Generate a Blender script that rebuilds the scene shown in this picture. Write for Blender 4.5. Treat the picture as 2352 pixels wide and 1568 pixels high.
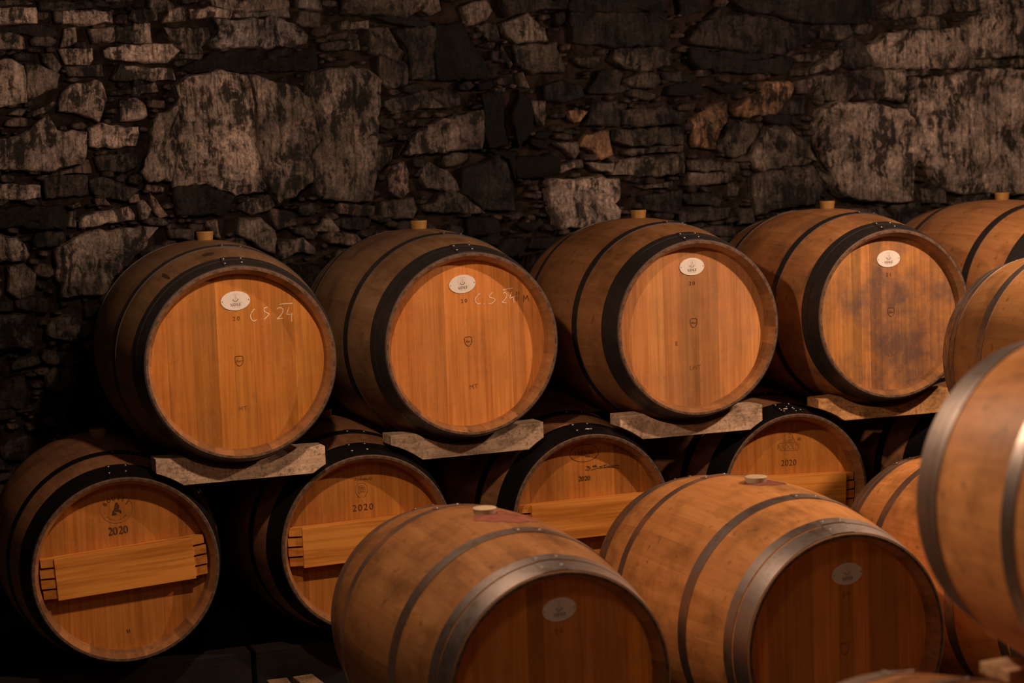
import bpy, bmesh, math, random
from mathutils import Vector, Matrix, noise
random.seed(7)
SC = bpy.context.scene
for o in list(bpy.data.objects):
    bpy.data.objects.remove(o)
COL = SC.collection

# ---------------------------------------------------------------- camera, world, light, exposure
W, H = 2352, 1568
FPX, PITCH, ROLL, HEAD = 4413.5, 0.097214, 0.036048, 0.362413
CAM = Vector((0, 0, 1.6855))
_f0 = Vector((math.sin(HEAD), math.cos(HEAD), 0))
_r0 = Vector((math.cos(HEAD), -math.sin(HEAD), 0))
FWD = _f0 * math.cos(PITCH) - Vector((0, 0, 1)) * math.sin(PITCH)
_up = _f0 * math.sin(PITCH) + Vector((0, 0, 1)) * math.cos(PITCH)
RGT = _r0 * math.cos(ROLL) - _up * math.sin(ROLL)
UPV = _r0 * math.sin(ROLL) + _up * math.cos(ROLL)
cd = bpy.data.cameras.new('camera')
cam = bpy.data.objects.new('camera', cd)
COL.objects.link(cam)
M = Matrix((RGT, UPV, -FWD)).transposed().to_4x4()
M.translation = CAM
cam.matrix_world = M
cd.sensor_width = 36.0
cd.sensor_fit = 'HORIZONTAL'
cd.lens = FPX / W * 36.0
cd.clip_start = 0.05
cd.clip_end = 60
cd.dof.use_dof = True
cd.dof.focus_distance = 6.0
cd.dof.aperture_fstop = 2.8
SC.camera = cam

world = bpy.data.worlds.new('cellar_air')
SC.world = world
world.use_nodes = True
bg = world.node_tree.nodes['Background']
bg.inputs[0].default_value = (1.0, 0.72, 0.55, 1)
bg.inputs[1].default_value = 0.003

def lamp(name, loc, power, radius=0.035, col=(1.0, 0.67, 0.46)):
    d = bpy.data.lights.new(name, 'POINT')
    d.energy = power
    d.shadow_soft_size = radius
    d.color = col
    o = bpy.data.objects.new(name, d)
    o.location = loc
    COL.objects.link(o)
    return o
lamp('aisle_or_fill_lamp', (1.25, 4.35, 2.10), 66)
lamp('aisle_or_fill_lamp', (3.70, 4.35, 2.10), 122)
lamp('aisle_or_fill_lamp', (.90, 2.90, 2.25), 11, 0.12)  # added fill, no real fixture: brightens the left sides of the nearer barrels
lamp('soft_fill_lamp', (-0.8, 1.0, 2.7), 8, 0.3)  # invented soft fill from the viewer's side, lifts heads and left sides

vs = SC.view_settings
vs.view_transform = 'Standard'
vs.look = 'None'
vs.exposure = 0.0
vs.gamma = 1.0
vs.use_curve_mapping = False

# ---------------------------------------------------------------- helpers
def ray(px, py):
    return (FWD * FPX + RGT * (px - W / 2) + UPV * (H / 2 - py)).normalized()
def on_plane(px, py, p0, n):
    d = ray(px, py)
    return CAM + d * ((p0 - CAM).dot(n) / d.dot(n))
def tag(o, label=None, cat=None, group=None, kind=None):
    if label: o['label'] = label
    if cat: o['category'] = cat
    if group: o['group'] = group
    if kind: o['kind'] = kind
    return o
def obj(name, me, parent=None, loc=None, rot=None, color=None):
    o = bpy.data.objects.new(name, me)
    COL.objects.link(o)
    if parent: o.parent = parent
    if loc: o.location = loc
    if rot: o.rotation_euler = rot
    if color: o.color = color if len(color) == 4 else (*color, 1)
    return o
def empty(name, loc, rz=0):
    o = bpy.data.objects.new(name, None)
    o.empty_display_size = 0.1
    COL.objects.link(o)
    o.location = loc
    o.rotation_euler = (0, 0, rz)
    return o

class MB:
    """collects faces; optional per-vertex normals for seamless patches"""
    def __init__(s):
        s.v, s.f, s.m, s.n = [], [], [], []
    def add(s, vs, fs, mat=0, ns=None):
        b = len(s.v)
        s.v += [tuple(p) for p in vs]
        s.n += ns if ns else [None] * len(vs)
        for f in fs:
            s.f.append([b + i for i in f]); s.m.append(mat)
    def grid(s, rows, mat=0, norm=None):
        R, C = len(rows), len(rows[0])
        vs = [p for r in rows for p in r]
        fs = [(i * C + j, i * C + j + 1, (i + 1) * C + j + 1, (i + 1) * C + j) for i in range(R - 1) for j in range(C - 1)]
        s.add(vs, fs, mat, [n for r in norm for n in r] if norm else None)
    def box(s, x0, x1, y0, y1, z0, z1, mat=0):
        vs = [(x, y, z) for x in (x0, x1) for y in (y0, y1) for z in (z0, z1)]
        s.add(vs, [(0, 1, 3, 2), (4, 6, 7, 5), (0, 4, 5, 1), (2, 3, 7, 6), (0, 2, 6, 4), (1, 5, 7, 3)], mat)
    def prism(s, poly, y0, y1, mat=0):
        """poly of (x, z) counter-clockwise seen from -y"""
        n = len(poly)
        vs = [(x, y0, z) for x, z in poly] + [(x, y1, z) for x, z in poly]
        fs = [tuple(range(n)), tuple(range(2 * n - 1, n - 1, -1))]
        fs += [(i, i + n, (i + 1) % n + n, (i + 1) % n) for i in range(n)]
        s.add(vs, fs, mat)
    def build(s, name, mats, smooth=False, bevel=0):
        me = bpy.data.meshes.new(name)
        me.from_pydata(s.v, [], s.f)
        for m in mats if isinstance(mats, (list, tuple)) else [mats]: me.materials.append(m)
        me.polygons.foreach_set('material_index', s.m)
        if smooth: me.polygons.foreach_set('use_smooth', [True] * len(s.f))
        me.update()
        if bevel:
            bm = bmesh.new(); bm.from_mesh(me)
            bmesh.ops.recalc_face_normals(bm, faces=bm.faces)
            bmesh.ops.bevel(bm, geom=list(bm.edges), offset=bevel, segments=2, affect='EDGES', profile=.6)
            bm.to_mesh(me); bm.free()
        elif any(n is not None for n in s.n):
            me.normals_split_custom_set_from_vertices([n if n is not None else (0, 0, 0) for n in s.n])
        return me

# ---------------------------------------------------------------- materials
def nodes(name):
    m = bpy.data.materials.new(name)
    m.use_nodes = True
    nt = m.node_tree
    return m, nt, nt.nodes['Principled BSDF']
def N(nt, t, props=None, **ins):
    n = nt.nodes.new(t)
    for k, v in (props or {}).items(): setattr(n, k, v)
    for k, v in ins.items():
        key = int(k[1:]) if k[0] == 'i' and k[1:].isdigit() else k.replace('_', ' ')
        if isinstance(v, bpy.types.NodeSocket): nt.links.new(v, n.inputs[key])
        else: n.inputs[key].default_value = v
    return n
def ramp(nt, fac, stops):
    n = nt.nodes.new('ShaderNodeValToRGB')
    e = n.color_ramp.elements
    e[0].position, e[0].color = stops[0][0], (*stops[0][1], 1) if isinstance(stops[0][1], tuple) else (stops[0][1],) * 3 + (1,)
    e[1].position, e[1].color = stops[-1][0], (*stops[-1][1], 1) if isinstance(stops[-1][1], tuple) else (stops[-1][1],) * 3 + (1,)
    for p, c in stops[1:-1]:
        x = e.new(p); x.color = (*c, 1) if isinstance(c, tuple) else (c,) * 3 + (1,)
    nt.links.new(fac, n.inputs[0])
    return n.outputs[0]
def mul(nt, a, b, fac=1.0):
    n = nt.nodes.new('ShaderNodeMix'); n.data_type = 'RGBA'; n.blend_type = 'MULTIPLY'
    n.inputs[0].default_value = fac
    for s, v in ((6, a), (7, b)):
        if isinstance(v, bpy.types.NodeSocket): nt.links.new(v, n.inputs[s])
        else: n.inputs[s].default_value = (*v, 1)
    return n.outputs[2]
def mixc(nt, fac, a, b):
    n = nt.nodes.new('ShaderNodeMix'); n.data_type = 'RGBA'
    for s, v in ((0, fac), (6, a), (7, b)):
        if isinstance(v, bpy.types.NodeSocket): nt.links.new(v, n.inputs[s])
        elif s == 0: n.inputs[0].default_value = v
        else: n.inputs[s].default_value = (*v, 1)
    return n.outputs[2]
def math_(nt, op, a, b=0.0):
    n = nt.nodes.new('ShaderNodeMath'); n.operation = op
    for s, v in ((0, a), (1, b)):
        if isinstance(v, bpy.types.NodeSocket): nt.links.new(v, n.inputs[s])
        else: n.inputs[s].default_value = v
    return n.outputs[0]
def local_coords(nt, scale, shift=7.3):
    """object coordinates moved by the object's own random number, so that each board has its own grain"""
    tc = N(nt, 'ShaderNodeTexCoord'); oi = N(nt, 'ShaderNodeObjectInfo')
    sh = N(nt, 'ShaderNodeVectorMath', {'operation': 'SCALE'}, i0=(1, 1, 1)); 
    nt.links.new(math_(nt, 'MULTIPLY', oi.outputs['Random'], shift), sh.inputs['Scale'])
    ad = N(nt, 'ShaderNodeVectorMath', {'operation': 'ADD'}, i0=tc.outputs['Object'], i1=sh.outputs[0])
    mp = N(nt, 'ShaderNodeVectorMath', {'operation': 'MULTIPLY'}, i0=ad.outputs[0], i1=scale)
    return mp.outputs[0], oi, tc

def oak(name, grain, rough=0.55, streak=0.45, blotch=0.6, tone=0.35, ray_fleck=0.0, light=(.56, .255, .082), dark=(.36, .145, .042), bump=.25, speck=.8, usecol=True, grime=0.0, span=(.32, .66)):
    m, nt, b = nodes(name)
    sc = {'y': (90, 4, 90), 'z': (90, 90, 3.2), 'x': (3.5, 90, 90)}[grain]
    v, oi, tc = local_coords(nt, sc)
    g = N(nt, 'ShaderNodeTexNoise', i0=v, Scale=1.0, Detail=5.0, Roughness=.6).outputs[0]
    sw = tuple(s * .22 for s in sc)
    v2, _, _ = local_coords(nt, sw, 11.1)
    g2 = N(nt, 'ShaderNodeTexNoise', i0=v2, Scale=1.0, Detail=3.0, Distortion=.6).outputs[0]
    f = math_(nt, 'ADD', math_(nt, 'MULTIPLY', g, streak), math_(nt, 'MULTIPLY', g2, 1 - streak))
    c = ramp(nt, f, [(span[0], dark), (span[1], light)])
    # every board its own tone
    r = ramp(nt, oi.outputs['Random'], [(0, 1 - tone), (.5, 1.0), (1, 1 + tone * .35)])
    c = mul(nt, c, r)
    # stains and handling marks spread over neighbouring boards
    geo = N(nt, 'ShaderNodeNewGeometry')
    bl = N(nt, 'ShaderNodeTexNoise', i0=geo.outputs['Position'], Scale=7.0, Detail=5.0, Roughness=.62).outputs[0]
    c = mul(nt, c, ramp(nt, bl, [(.30, 1 - blotch), (.52, 1.0), (1, 1.06)]))
    sp = N(nt, 'ShaderNodeTexNoise', i0=geo.outputs['Position'], Scale=38.0, Detail=2.0).outputs[0]
    c = mul(nt, c, ramp(nt, sp, [(.24, .5), (.36, 1.0)]), speck)
    # dirt amount in the alpha of the object's colour: grey-black mould
    di = N(nt, 'ShaderNodeTexNoise', i0=geo.outputs['Position'], Scale=4.5, Detail=6.0, Roughness=.65).outputs[0]
    dm = math_(nt, 'MULTIPLY', ramp(nt, di, [(.40, 0.0), (.62, 1.0)]), math_(nt, 'SUBTRACT', 1.0, oi.outputs['Alpha']))
    c = mixc(nt, dm, c, (.085, .055, .038))
    if grime:
        gr = N(nt, 'ShaderNodeTexNoise', i0=geo.outputs['Position'], Scale=110.0, Detail=7.0, Roughness=.72).outputs[0]
        g3 = N(nt, 'ShaderNodeTexNoise', i0=geo.outputs['Position'], Scale=15.0, Detail=5.0, Roughness=.7).outputs[0]
        c = mul(nt, c, ramp(nt, math_(nt, 'ADD', math_(nt, 'MULTIPLY', gr, .65), math_(nt, 'MULTIPLY', g3, .35)), [(.40, .25), (.47, .85), (.56, 1.10)]), grime)
    if usecol: c = mul(nt, c, oi.outputs['Color'])
    if ray_fleck:
        vf, _, _ = local_coords(nt, (34, 34, 12), 5.0)
        fl = N(nt, 'ShaderNodeTexNoise', i0=vf, Scale=1.0, Detail=1.0, Distortion=2.4).outputs[0]
        c = mixc(nt, math_(nt, 'MULTIPLY', ramp(nt, fl, [(.56, 0.0), (.60, 1.0), (.64, 0.0)]), ray_fleck), c, (.70, .40, .17))
    nt.links.new(c, b.inputs['Base Color'])
    b.inputs['Roughness'].default_value = rough
    b.inputs['Specular IOR Level'].default_value = .3
    bp = N(nt, 'ShaderNodeBump', Strength=bump, Distance=.002, Height=g)
    nt.links.new(bp.outputs[0], b.inputs['Normal'])
    return m

def plain(name, col, rough=.6, metal=0.0, scale=30.0, var=.35, bump=0.0, spec=.4):
    m, nt, b = nodes(name)
    tc = N(nt, 'ShaderNodeTexCoord')
    n = N(nt, 'ShaderNodeTexNoise', i0=tc.outputs['Object'], Scale=scale, Detail=5.0, Roughness=.6).outputs[0]
    c = ramp(nt, n, [(.3, tuple(x * (1 - var) for x in col)), (.7, tuple(min(1, x * (1 + var * .6)) for x in col))])
    nt.links.new(c, b.inputs['Base Color'])
    b.inputs['Roughness'].default_value = rough
    b.inputs['Metallic'].default_value = metal
    b.inputs['Specular IOR Level'].default_value = spec
    if bump:
        bp = N(nt, 'ShaderNodeBump', Strength=bump, Distance=.004, Height=n)
        nt.links.new(bp.outputs[0], b.inputs['Normal'])
    return m

def hoop_metal(name, col, rough, metal=.75):
    m, nt, b = nodes(name)
    geo = N(nt, 'ShaderNodeNewGeometry')
    n = N(nt, 'ShaderNodeTexNoise', i0=geo.outputs['Position'], Scale=26.0, Detail=6.0, Roughness=.65).outputs[0]
    c = ramp(nt, n, [(.3, tuple(x * .6 for x in col)), (.55, col), (.75, (col[0] * 1.35, col[1] * 1.15, col[2]))])
    nt.links.new(c, b.inputs['Base Color'])
    b.inputs['Metallic'].default_value = metal
    nt.links.new(ramp(nt, n, [(.3, rough + .15), (.7, rough - .06)]), b.inputs['Roughness'])
    bp = N(nt, 'ShaderNodeBump', Strength=.12, Distance=.002, Height=n)
    nt.links.new(bp.outputs[0], b.inputs['Normal'])
    return m

def stone_mat(name):
    m, nt, b = nodes(name)
    geo = N(nt, 'ShaderNodeNewGeometry'); oi = N(nt, 'ShaderNodeObjectInfo')
    P = geo.outputs['Position']
    def noise_(scale, detail=6.0, rough=.65, dist=0.0, vec=None):
        return N(nt, 'ShaderNodeTexNoise', i0=vec or P, Scale=scale, Detail=detail, Roughness=rough, Distortion=dist).outputs[0]
    big = noise_(9.0, 8.0, .70, .5)
    fine = noise_(75.0, 6.0, .72)
    grit = noise_(260.0, 3.0, .6)
    warp = N(nt, 'ShaderNodeTexNoise', i0=P, Scale=14.0, Detail=3.0).outputs[1]
    wv = N(nt, 'ShaderNodeVectorMath', {'operation': 'SCALE'}, i0=warp); wv.inputs['Scale'].default_value = .05
    pw = N(nt, 'ShaderNodeVectorMath', {'operation': 'ADD'}, i0=P, i1=wv.outputs[0]).outputs[0]
    s1 = N(nt, 'ShaderNodeVectorMath', {'operation': 'MULTIPLY'}, i0=pw, i1=(46, 46, 5.0)).outputs[0]
    drip = noise_(1.0, 6.0, .66, .2, s1)
    s2 = N(nt, 'ShaderNodeVectorMath', {'operation': 'MULTIPLY'}, i0=pw, i1=(120, 120, 9.0)).outputs[0]
    lime = noise_(1.0, 3.0, .6, .1, s2)
    c = mul(nt, oi.outputs['Color'], ramp(nt, big, [(.32, .35), (.48, .95), (.68, 1.35)]))
    c = mul(nt, c, ramp(nt, fine, [(.30, .45), (.5, 1.0), (.70, 1.6)]))
    c = mul(nt, c, ramp(nt, grit, [(.30, .8), (.5, 1.0), (.72, 1.3)]))
    # damp black mould: hard-edged patches that run down the face
    mo = noise_(6.5, 8.0, .72, .3, pw)
    mk = math_(nt, 'ADD', math_(nt, 'MULTIPLY', mo, .6), math_(nt, 'MULTIPLY', drip, .4))
    c = mul(nt, c, ramp(nt, mk, [(.455, .09), (.50, .70), (.56, 1.0), (.66, 1.35)]))
    broad = noise_(2.3, 4.0, .55)
    c = mul(nt, c, ramp(nt, broad, [(.36, .45), (.50, 1.0), (.65, 1.15)]))
    s3 = N(nt, 'ShaderNodeVectorMath', {'operation': 'MULTIPLY'}, i0=P, i1=(95, 95, 2.6)).outputs[0]
    run = noise_(1.0, 4.0, .6, .1, s3)
    c = mul(nt, c, ramp(nt, run, [(.38, .45), (.46, 1.0), (.66, 1.12)]))
    # chalky lime runs
    lm = math_(nt, 'MULTIPLY', ramp(nt, lime, [(.60, 0.0), (.70, 1.0)]), ramp(nt, big, [(.42, 0.0), (.56, .75)]))
    c = mixc(nt, lm, c, mul(nt, c, (2.3, 2.2, 2.1)))
    nt.links.new(c, b.inputs['Base Color'])
    nt.links.new(ramp(nt, mk, [(.42, .32), (.52, .85)]), b.inputs['Roughness'])
    b.inputs['Specular IOR Level'].default_value = .3
    hh = math_(nt, 'ADD', math_(nt, 'MULTIPLY', big, .8), math_(nt, 'MULTIPLY', fine, .30))
    bp = N(nt, 'ShaderNodeBump', Strength=.9, Distance=.025, Height=hh)
    nt.links.new(bp.outputs[0], b.inputs['Normal'])
    return m

MAT = dict(
    body=oak('oak_stave', 'y', rough=.5, blotch=.45, tone=.05, streak=.35, bump=.1),
    head=oak('oak_head', 'z', rough=.5, blotch=.16, tone=.30, streak=.68, span=(.36, .62), ray_fleck=.10, speck=.25, light=(.60, .245, .050), dark=(.40, .145, .024)),
    pine=oak('new_bar_wood', 'x', rough=.5, blotch=.08, tone=.1, streak=.4, span=(.40, .56), light=(.76, .31, .058), dark=(.46, .155, .021), speck=.2),
    chime=plain('worn_chime_edge', (.13, .075, .045), .8, 0, 60, .7, .3),
    bevel=oak('oak_chime_bevel', 'y', rough=.6, blotch=.35, tone=.35, light=(.46, .21, .075), dark=(.27, .115, .038), usecol=False),
    hoopU=hoop_metal('dark_steel_hoop', (.085, .074, .072), .40),
    hoopL=hoop_metal('black_steel_hoop', (.018, .016, .017), .5),
    hoopB=hoop_metal('grey_steel_hoop', (.46, .39, .35), .40, 1.0),
    rivet=plain('rivet_steel', (.34, .30, .27), .35, .8, 200, .3),
    bung=plain('ochre_bung', (.30, .155, .038), .5, 0, 40, .2),
    bungB=plain('cream_bung', (.55, .44, .29), .45, 0, 40, .15),
    plaque=plain('white_plaque', (.78, .72, .66), .4, 0, 50, .05),
    print_=plain('plaque_print', (.20, .12, .09), .6, 0, 50, .1),
    faint=plain('faint_print', (.50, .42, .37), .6, 0, 50, .1),
    burn=plain('branded_mark', (.10, .034, .008), .8, 0, 90, .5),
    burn2=plain('faded_brand', (.29, .115, .030), .8, 0, 90, .4),
    chalk=plain('chalk_mark', (.86, .62, .42), .9, 0, 220, .35),
    timber=oak('weathered_timber', 'x', rough=.85, blotch=.6, tone=.15, speck=1.0, streak=.6, grime=.75, light=(.90, .68, .50), dark=(.42, .30, .21), bump=.8),
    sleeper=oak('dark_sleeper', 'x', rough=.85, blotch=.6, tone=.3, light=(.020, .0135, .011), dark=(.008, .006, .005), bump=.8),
    stain=plain('wine_stain', (.27, .085, .055), .6, 0, 25, .5),
    oil=plain('dark_stain', (.055, .030, .018), .6, 0, 25, .4),
    stone=stone_mat('wall_stone'),
    mortar=plain('dark_mortar', (.020, .0130, .0092), .95, 0, 26, .8, .8, .1),
    floor=plain('pale_gravel_floor', (.17, .125, .09), .9, 0, 12, .6, .8, .2),
    plaster=plain('dark_plaster', (.05, .04, .034), .9, 0, 6, .5, .5, .1),
)
# traced stones: crop offset, then (tone, hue, polygon in crop pixels /3)
STONES = []
def _crop(ox, oy, rows):
    for r in rows:
        hue = 'g'
        parts = r.split()
        t = float(parts[0]); k = 1
        if parts[1] in 'gorp': hue = parts[1]; k = 2
        n = [float(v) for v in parts[k:]]
        STONES.append((t, hue, [(ox + n[i] / 3, oy + n[i + 1] / 3) for i in range(0, len(n), 2)]))
_crop(0, 0, '''.3 0 0 160 0 230 25 100 35 0 40
.48 0 60 255 55 260 90 245 150 130 160 0 170
.44 430 80 650 65 770 85 775 150 600 165 440 165
.24 370 75 425 80 435 150 380 150
.2 270 10 700 5 760 50 640 55 430 70 290 60
.24 900 70 1080 60 1075 130 960 160 890 130
.4 1160 70 1280 50 1295 130 1140 150 1130 140
.44 1305 60 1470 50 1600 75 1590 115 1310 130
.4 1420 -20 1980 -20 2000 40 1990 55 1700 90 1610 70 1480 40
.4 p 2050 -20 2200 -20 2220 60 2060 50
.36 p 1620 95 1990 65 2000 115 1900 115 1630 120
.4 0 240 110 230 160 260 165 330 0 350
.14 0 185 330 175 400 230 380 260 200 240 0 225
.38 450 200 520 195 530 290 430 320
.35 620 200 780 185 790 280 650 290
.2 795 190 915 175 925 285 800 285
.4 925 170 1035 165 1040 285 935 290
.34 1130 200 1440 190 1460 250 1390 330 1400 365 1280 365 1220 310 1140 240
.38 p 1470 140 1900 120 2050 190 2120 240 2110 310 1830 330 1470 320 1440 280 1500 200
.45 420 340 630 335 640 410 625 440 460 435
.45 720 350 860 310 1210 305 1225 360 1150 430 900 425 750 400
.33 1235 370 1400 375 1390 410 1230 400
.25 450 460 700 450 715 520 480 525
.42 810 450 1180 480 1195 545 1000 560 770 550
.45 0 420 90 410 150 450 180 560 185 700 0 750
.33 190 440 280 450 400 510 390 600 200 680 192 560
.28 290 365 370 370 420 450 400 500 310 430
.43 400 770 430 640 480 580 690 560 720 620 745 690 720 770 680 835 580 800 530 775
.4 890 630 960 580 1070 575 1095 630 930 650
.42 850 700 950 675 1010 730 1020 790 1000 820 850 830
.38 740 760 800 750 805 775 745 778
.28 820 690 860 680 845 740 825 735
.34 60 790 120 750 190 755 150 795
.34 190 780 370 700 390 720 340 770 240 800
.5 625 880 720 860 960 880 970 930 950 1000 830 1015 630 1010
.4 0 960 140 930 220 870 330 790 380 860 400 900 590 920 610 1070 560 1120 340 1170 0 1165
.25 655 1080 940 1060 960 1130 870 1185 680 1180
.37 1040 900 1080 790 1120 790 1225 720 1235 1060 1175 1240 1040 1250 1000 1190 1035 1060
.52 1240 590 1320 520 1580 490 1720 540 1745 640 1770 1000 1820 1300 1620 1340 1430 1265 1200 1275 1240 1060
.42 1735 525 2000 590 2110 680 2130 800 2180 960 2120 1120 2140 1250 1900 1395 1835 1300 1780 1000 1752 640
.1 1245 480 1480 365 1800 345 1820 430 2180 335 2190 470 1750 495
.14 1210 1290 1430 1280 1610 1350 1550 1470 1210 1480
.35 1650 1440 1690 1390 1850 1345 1950 1395 1850 1440 1740 1470
.2 290 1220 600 1210 610 1340 320 1360
.4 0 1265 70 1265 160 1280 270 1280 280 1360 30 1370 0 1350
.22 620 1240 720 1230 960 1310 870 1385 640 1330
.33 r 890 1350 960 1340 970 1390 900 1395
.4 960 1400 1000 1385 1045 1440 1020 1500 970 1510
.36 r 1040 1330 1090 1380 1150 1480 1100 1500 1055 1440
.45 545 1490 880 1430 930 1480 930 1510 560 1565
.34 r 470 1420 550 1390 560 1420 510 1440
.1 0 1440 440 1420 470 1500 440 1568 0 1560
.3 485 1470 530 1450 530 1560 475 1560
.3 r 650 1370 720 1360 760 1410 670 1420
.26 r 250 1220 420 1180 620 1130 630 1190 450 1200 280 1240'''.split('\n'))
STONES.append((.42, 'g', [(717,165),(780,155),(834,160),(867,187),(864,230),(856,333),(857,393),(844,460),(784,457),(742,457),(722,417),(712,373),(732,320),(716,267),(709,227)]))
_crop(784, 0, '''.28 0 -20 580 -20 560 60 460 110 210 105 0 90
.3 585 -20 680 -20 690 60 620 100 565 70
.4 70 150 190 140 190 195 70 200
.3 0 150 50 140 50 195 0 200
.36 50 285 130 275 135 340 60 340
.12 235 118 520 112 620 160 560 190 340 160
.3 200 200 330 190 370 260 430 360 400 420 200 360 190 260
.22 370 200 640 180 640 540 480 540 440 360 380 240
.08 650 170 820 150 930 330 1040 540 660 540
.24 270 390 470 430 460 580 330 610 280 560
.32 840 50 890 20 1000 0 1040 70 1010 130 940 160 880 165
.25 960 190 1020 160 1080 180 1095 260 1030 275
.3 1110 160 1290 100 1400 200 1430 280 1210 290 1160 250
.18 1090 -20 1550 -20 1530 60 1380 70 1160 100 1110 50
.18 1470 90 1540 80 1545 150 1500 180 1470 160
.15 1580 90 2230 90 2255 230 2220 310 1880 320 1600 290 1570 180
.12 1560 -20 2230 -20 2200 75 1600 80 1545 60
.22 1195 320 1480 300 1530 460 1530 490 1320 500 1210 440
.28 1870 410 1900 350 2180 325 2260 370 2250 450 2060 490 1960 460
.2 1720 600 1790 490 1900 480 1955 505 1925 580 2000 610 1860 640 1720 630
.25 1945 560 2060 500 2190 515 2200 570 2150 610 2000 590
.22 1690 860 1750 710 1900 700 1935 790 1925 860
.26 1945 760 2260 740 2351 800 2351 850 2050 870 1940 850
.28 1880 970 1890 900 2351 880 2351 990 1990 1000
.3 1950 1060 1960 1030 2351 1003 2351 1040 2000 1070
.34 1870 1210 1920 1110 2351 1060 2351 1190 2090 1215
.44 1440 1250 1500 1240 1910 1240 1920 1330 1880 1400 1920 1450 1880 1568 1480 1568 1440 1420
.35 1480 1150 1600 1120 1620 1150 1520 1190
.33 1700 1120 1880 1130 1870 1190 1760 1170
.34 o 1660 1000 1700 930 1790 910 1850 900 1880 1060 1800 1105 1740 1030
.3 1500 990 1640 980 1650 1040 1620 1090
.36 o 1570 770 1640 755 1695 770 1650 835 1610 840
.27 290 700 590 620 720 740 590 745 380 775
.34 420 1050 480 960 590 860 700 820 970 760 980 900 950 1020 700 1045 460 1065
.3 r 230 1000 350 1010 350 1100 270 1170 230 1160
.4 r 320 1200 380 1130 440 1120 470 1200 470 1320 410 1355 340 1320
.38 560 1200 600 1120 680 1160 740 1180 800 1250 820 1310 750 1320 640 1300 590 1290
.17 830 1180 1100 1060 1200 1300 1200 1450 980 1440 835 1330
.3 560 1420 640 1400 700 1330 820 1325 980 1445 1000 1460 850 1470 640 1460 590 1450
.3 290 1390 500 1370 525 1450 500 1500 300 1500
.3 r 0 1400 230 1420 240 1480 130 1490 0 1470
.3 1330 700 1410 700 1415 800 1400 860 1340 790
.22 1230 510 1270 500 1305 600 1240 590
.28 1110 310 1150 360 1190 440 1170 465 1120 400
.3 2060 1280 2290 1250 2290 1290 2110 1300
.2 2080 1350 2351 1310 2351 1480 2110 1440
.2 2230 500 2351 490 2351 560 2260 560
.25 1010 300 1070 290 1060 330 1020 325
.18 1040 350 1100 350 1090 420 1040 410
.12 850 440 960 440 1010 540 850 540
.24 590 640 700 610 820 650 820 720 730 745
.06 985 640 1110 640 1140 1010 990 1020
.06 1010 1040 1200 1040 1200 1240 1130 1050
.06 1230 620 1310 700 1330 900 1220 1010 1170 800'''.split('\n'))
_crop(1568, 0, '''.14 330 -20 1300 -20 1310 70 1270 120 1200 155 1060 165 860 150 700 110 430 80 350 40
.12 0 -20 150 -20 130 70 0 110
.14 190 120 290 20 280 100 220 140
.17 40 270 130 150 230 130 330 110 430 100 700 150 900 190 920 240 700 370 500 360 60 300
.12 40 340 480 370 740 400 760 440 700 510 100 480 40 420
.4 o 350 750 430 690 590 570 670 570 700 580 770 580 730 690 640 780 450 800 360 800
.4 o 80 880 80 830 180 740 300 700 310 830 270 900 220 1020 100 1010
.27 240 1020 300 940 330 820 500 860 520 900 440 1060 360 1080
.3 900 470 1010 390 1090 310 1100 440 1040 480 900 500
.26 870 560 900 530 1150 510 1190 600 1190 650 1130 700 930 680 880 640
.24 1195 490 1375 490 1395 640 1360 680 1230 680 1200 600
.36 1385 490 1520 490 1530 640 1500 700 1395 670
.4 1390 240 1500 220 1900 200 1930 290 1920 440 1780 470 1400 465 1330 420 1290 330
.28 1410 60 1420 30 1520 -20 1820 -20 1830 80 1640 110 1440 120
.3 1540 122 1640 115 1650 150 1560 165
.36 1870 -20 2351 -20 2351 65 2050 95 1890 60
.41 1980 130 2050 105 2351 75 2351 370 2240 380 2010 390 1980 300
.33 1940 220 1975 290 1978 390 1940 470 1930 400
.3 1380 500 1700 480 1720 510 1560 530
.32 2000 410 2130 400 2140 450 2000 465
.33 2155 410 2280 405 2280 450 2160 455
.34 2290 410 2400 400 2400 455 2290 455
.43 1600 550 1830 530 2050 480 2160 480 2351 500 2700 500 2700 1300 2351 1340 1860 1320 1780 1280 1700 1150 1610 1080 1600 900
.41 940 900 960 760 1050 712 1330 720 1500 760 1580 850 1590 1050 1570 1130 1560 1380 1380 1390 1130 1360 1050 1300 1010 1200 940 1020
.31 470 1090 560 890 720 870 860 1000 940 1110 700 1140 540 1180 480 1150
.26 480 1240 560 1185 900 1150 960 1270 940 1400 700 1430 500 1480
.3 1650 1310 1810 1300 1820 1390 1650 1400
.35 1450 720 1560 710 1560 740 1480 738
.35 1500 770 1560 750 1570 830 1530 820
.26 50 1110 220 1100 380 1130 390 1190 60 1170
.32 20 1270 60 1200 340 1193 340 1250 100 1280
.25 0 1340 190 1330 270 1390 260 1420 40 1400
.25 0 1430 330 1430 320 1500 0 1530
.3 330 1250 400 1290 390 1340 320 1350
.25 400 1450 480 1440 500 1530 400 1540
.28 1160 1440 1370 1430 1440 1490 1180 1500
.28 1450 1420 1620 1400 1650 1500 1500 1550
.25 780 570 850 540 870 640 800 640
.2 640 710 850 690 850 780 740 790 640 770
.28 770 830 830 820 820 860
.26 850 950 885 940 890 1000 860 990
.14 0 510 100 510 100 550 0 560
.11 180 590 380 580 440 600 300 640
.2 1105 280 1200 250 1300 400 1285 440 1180 480 1130 440
.32 1580 560 1593 680 1570 700 1555 600
.28 950 1160 1020 1220 1010 1260 940 1200
.28 1850 1400 1990 1340 2130 1330 2100 1400'''.split('\n'))
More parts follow.
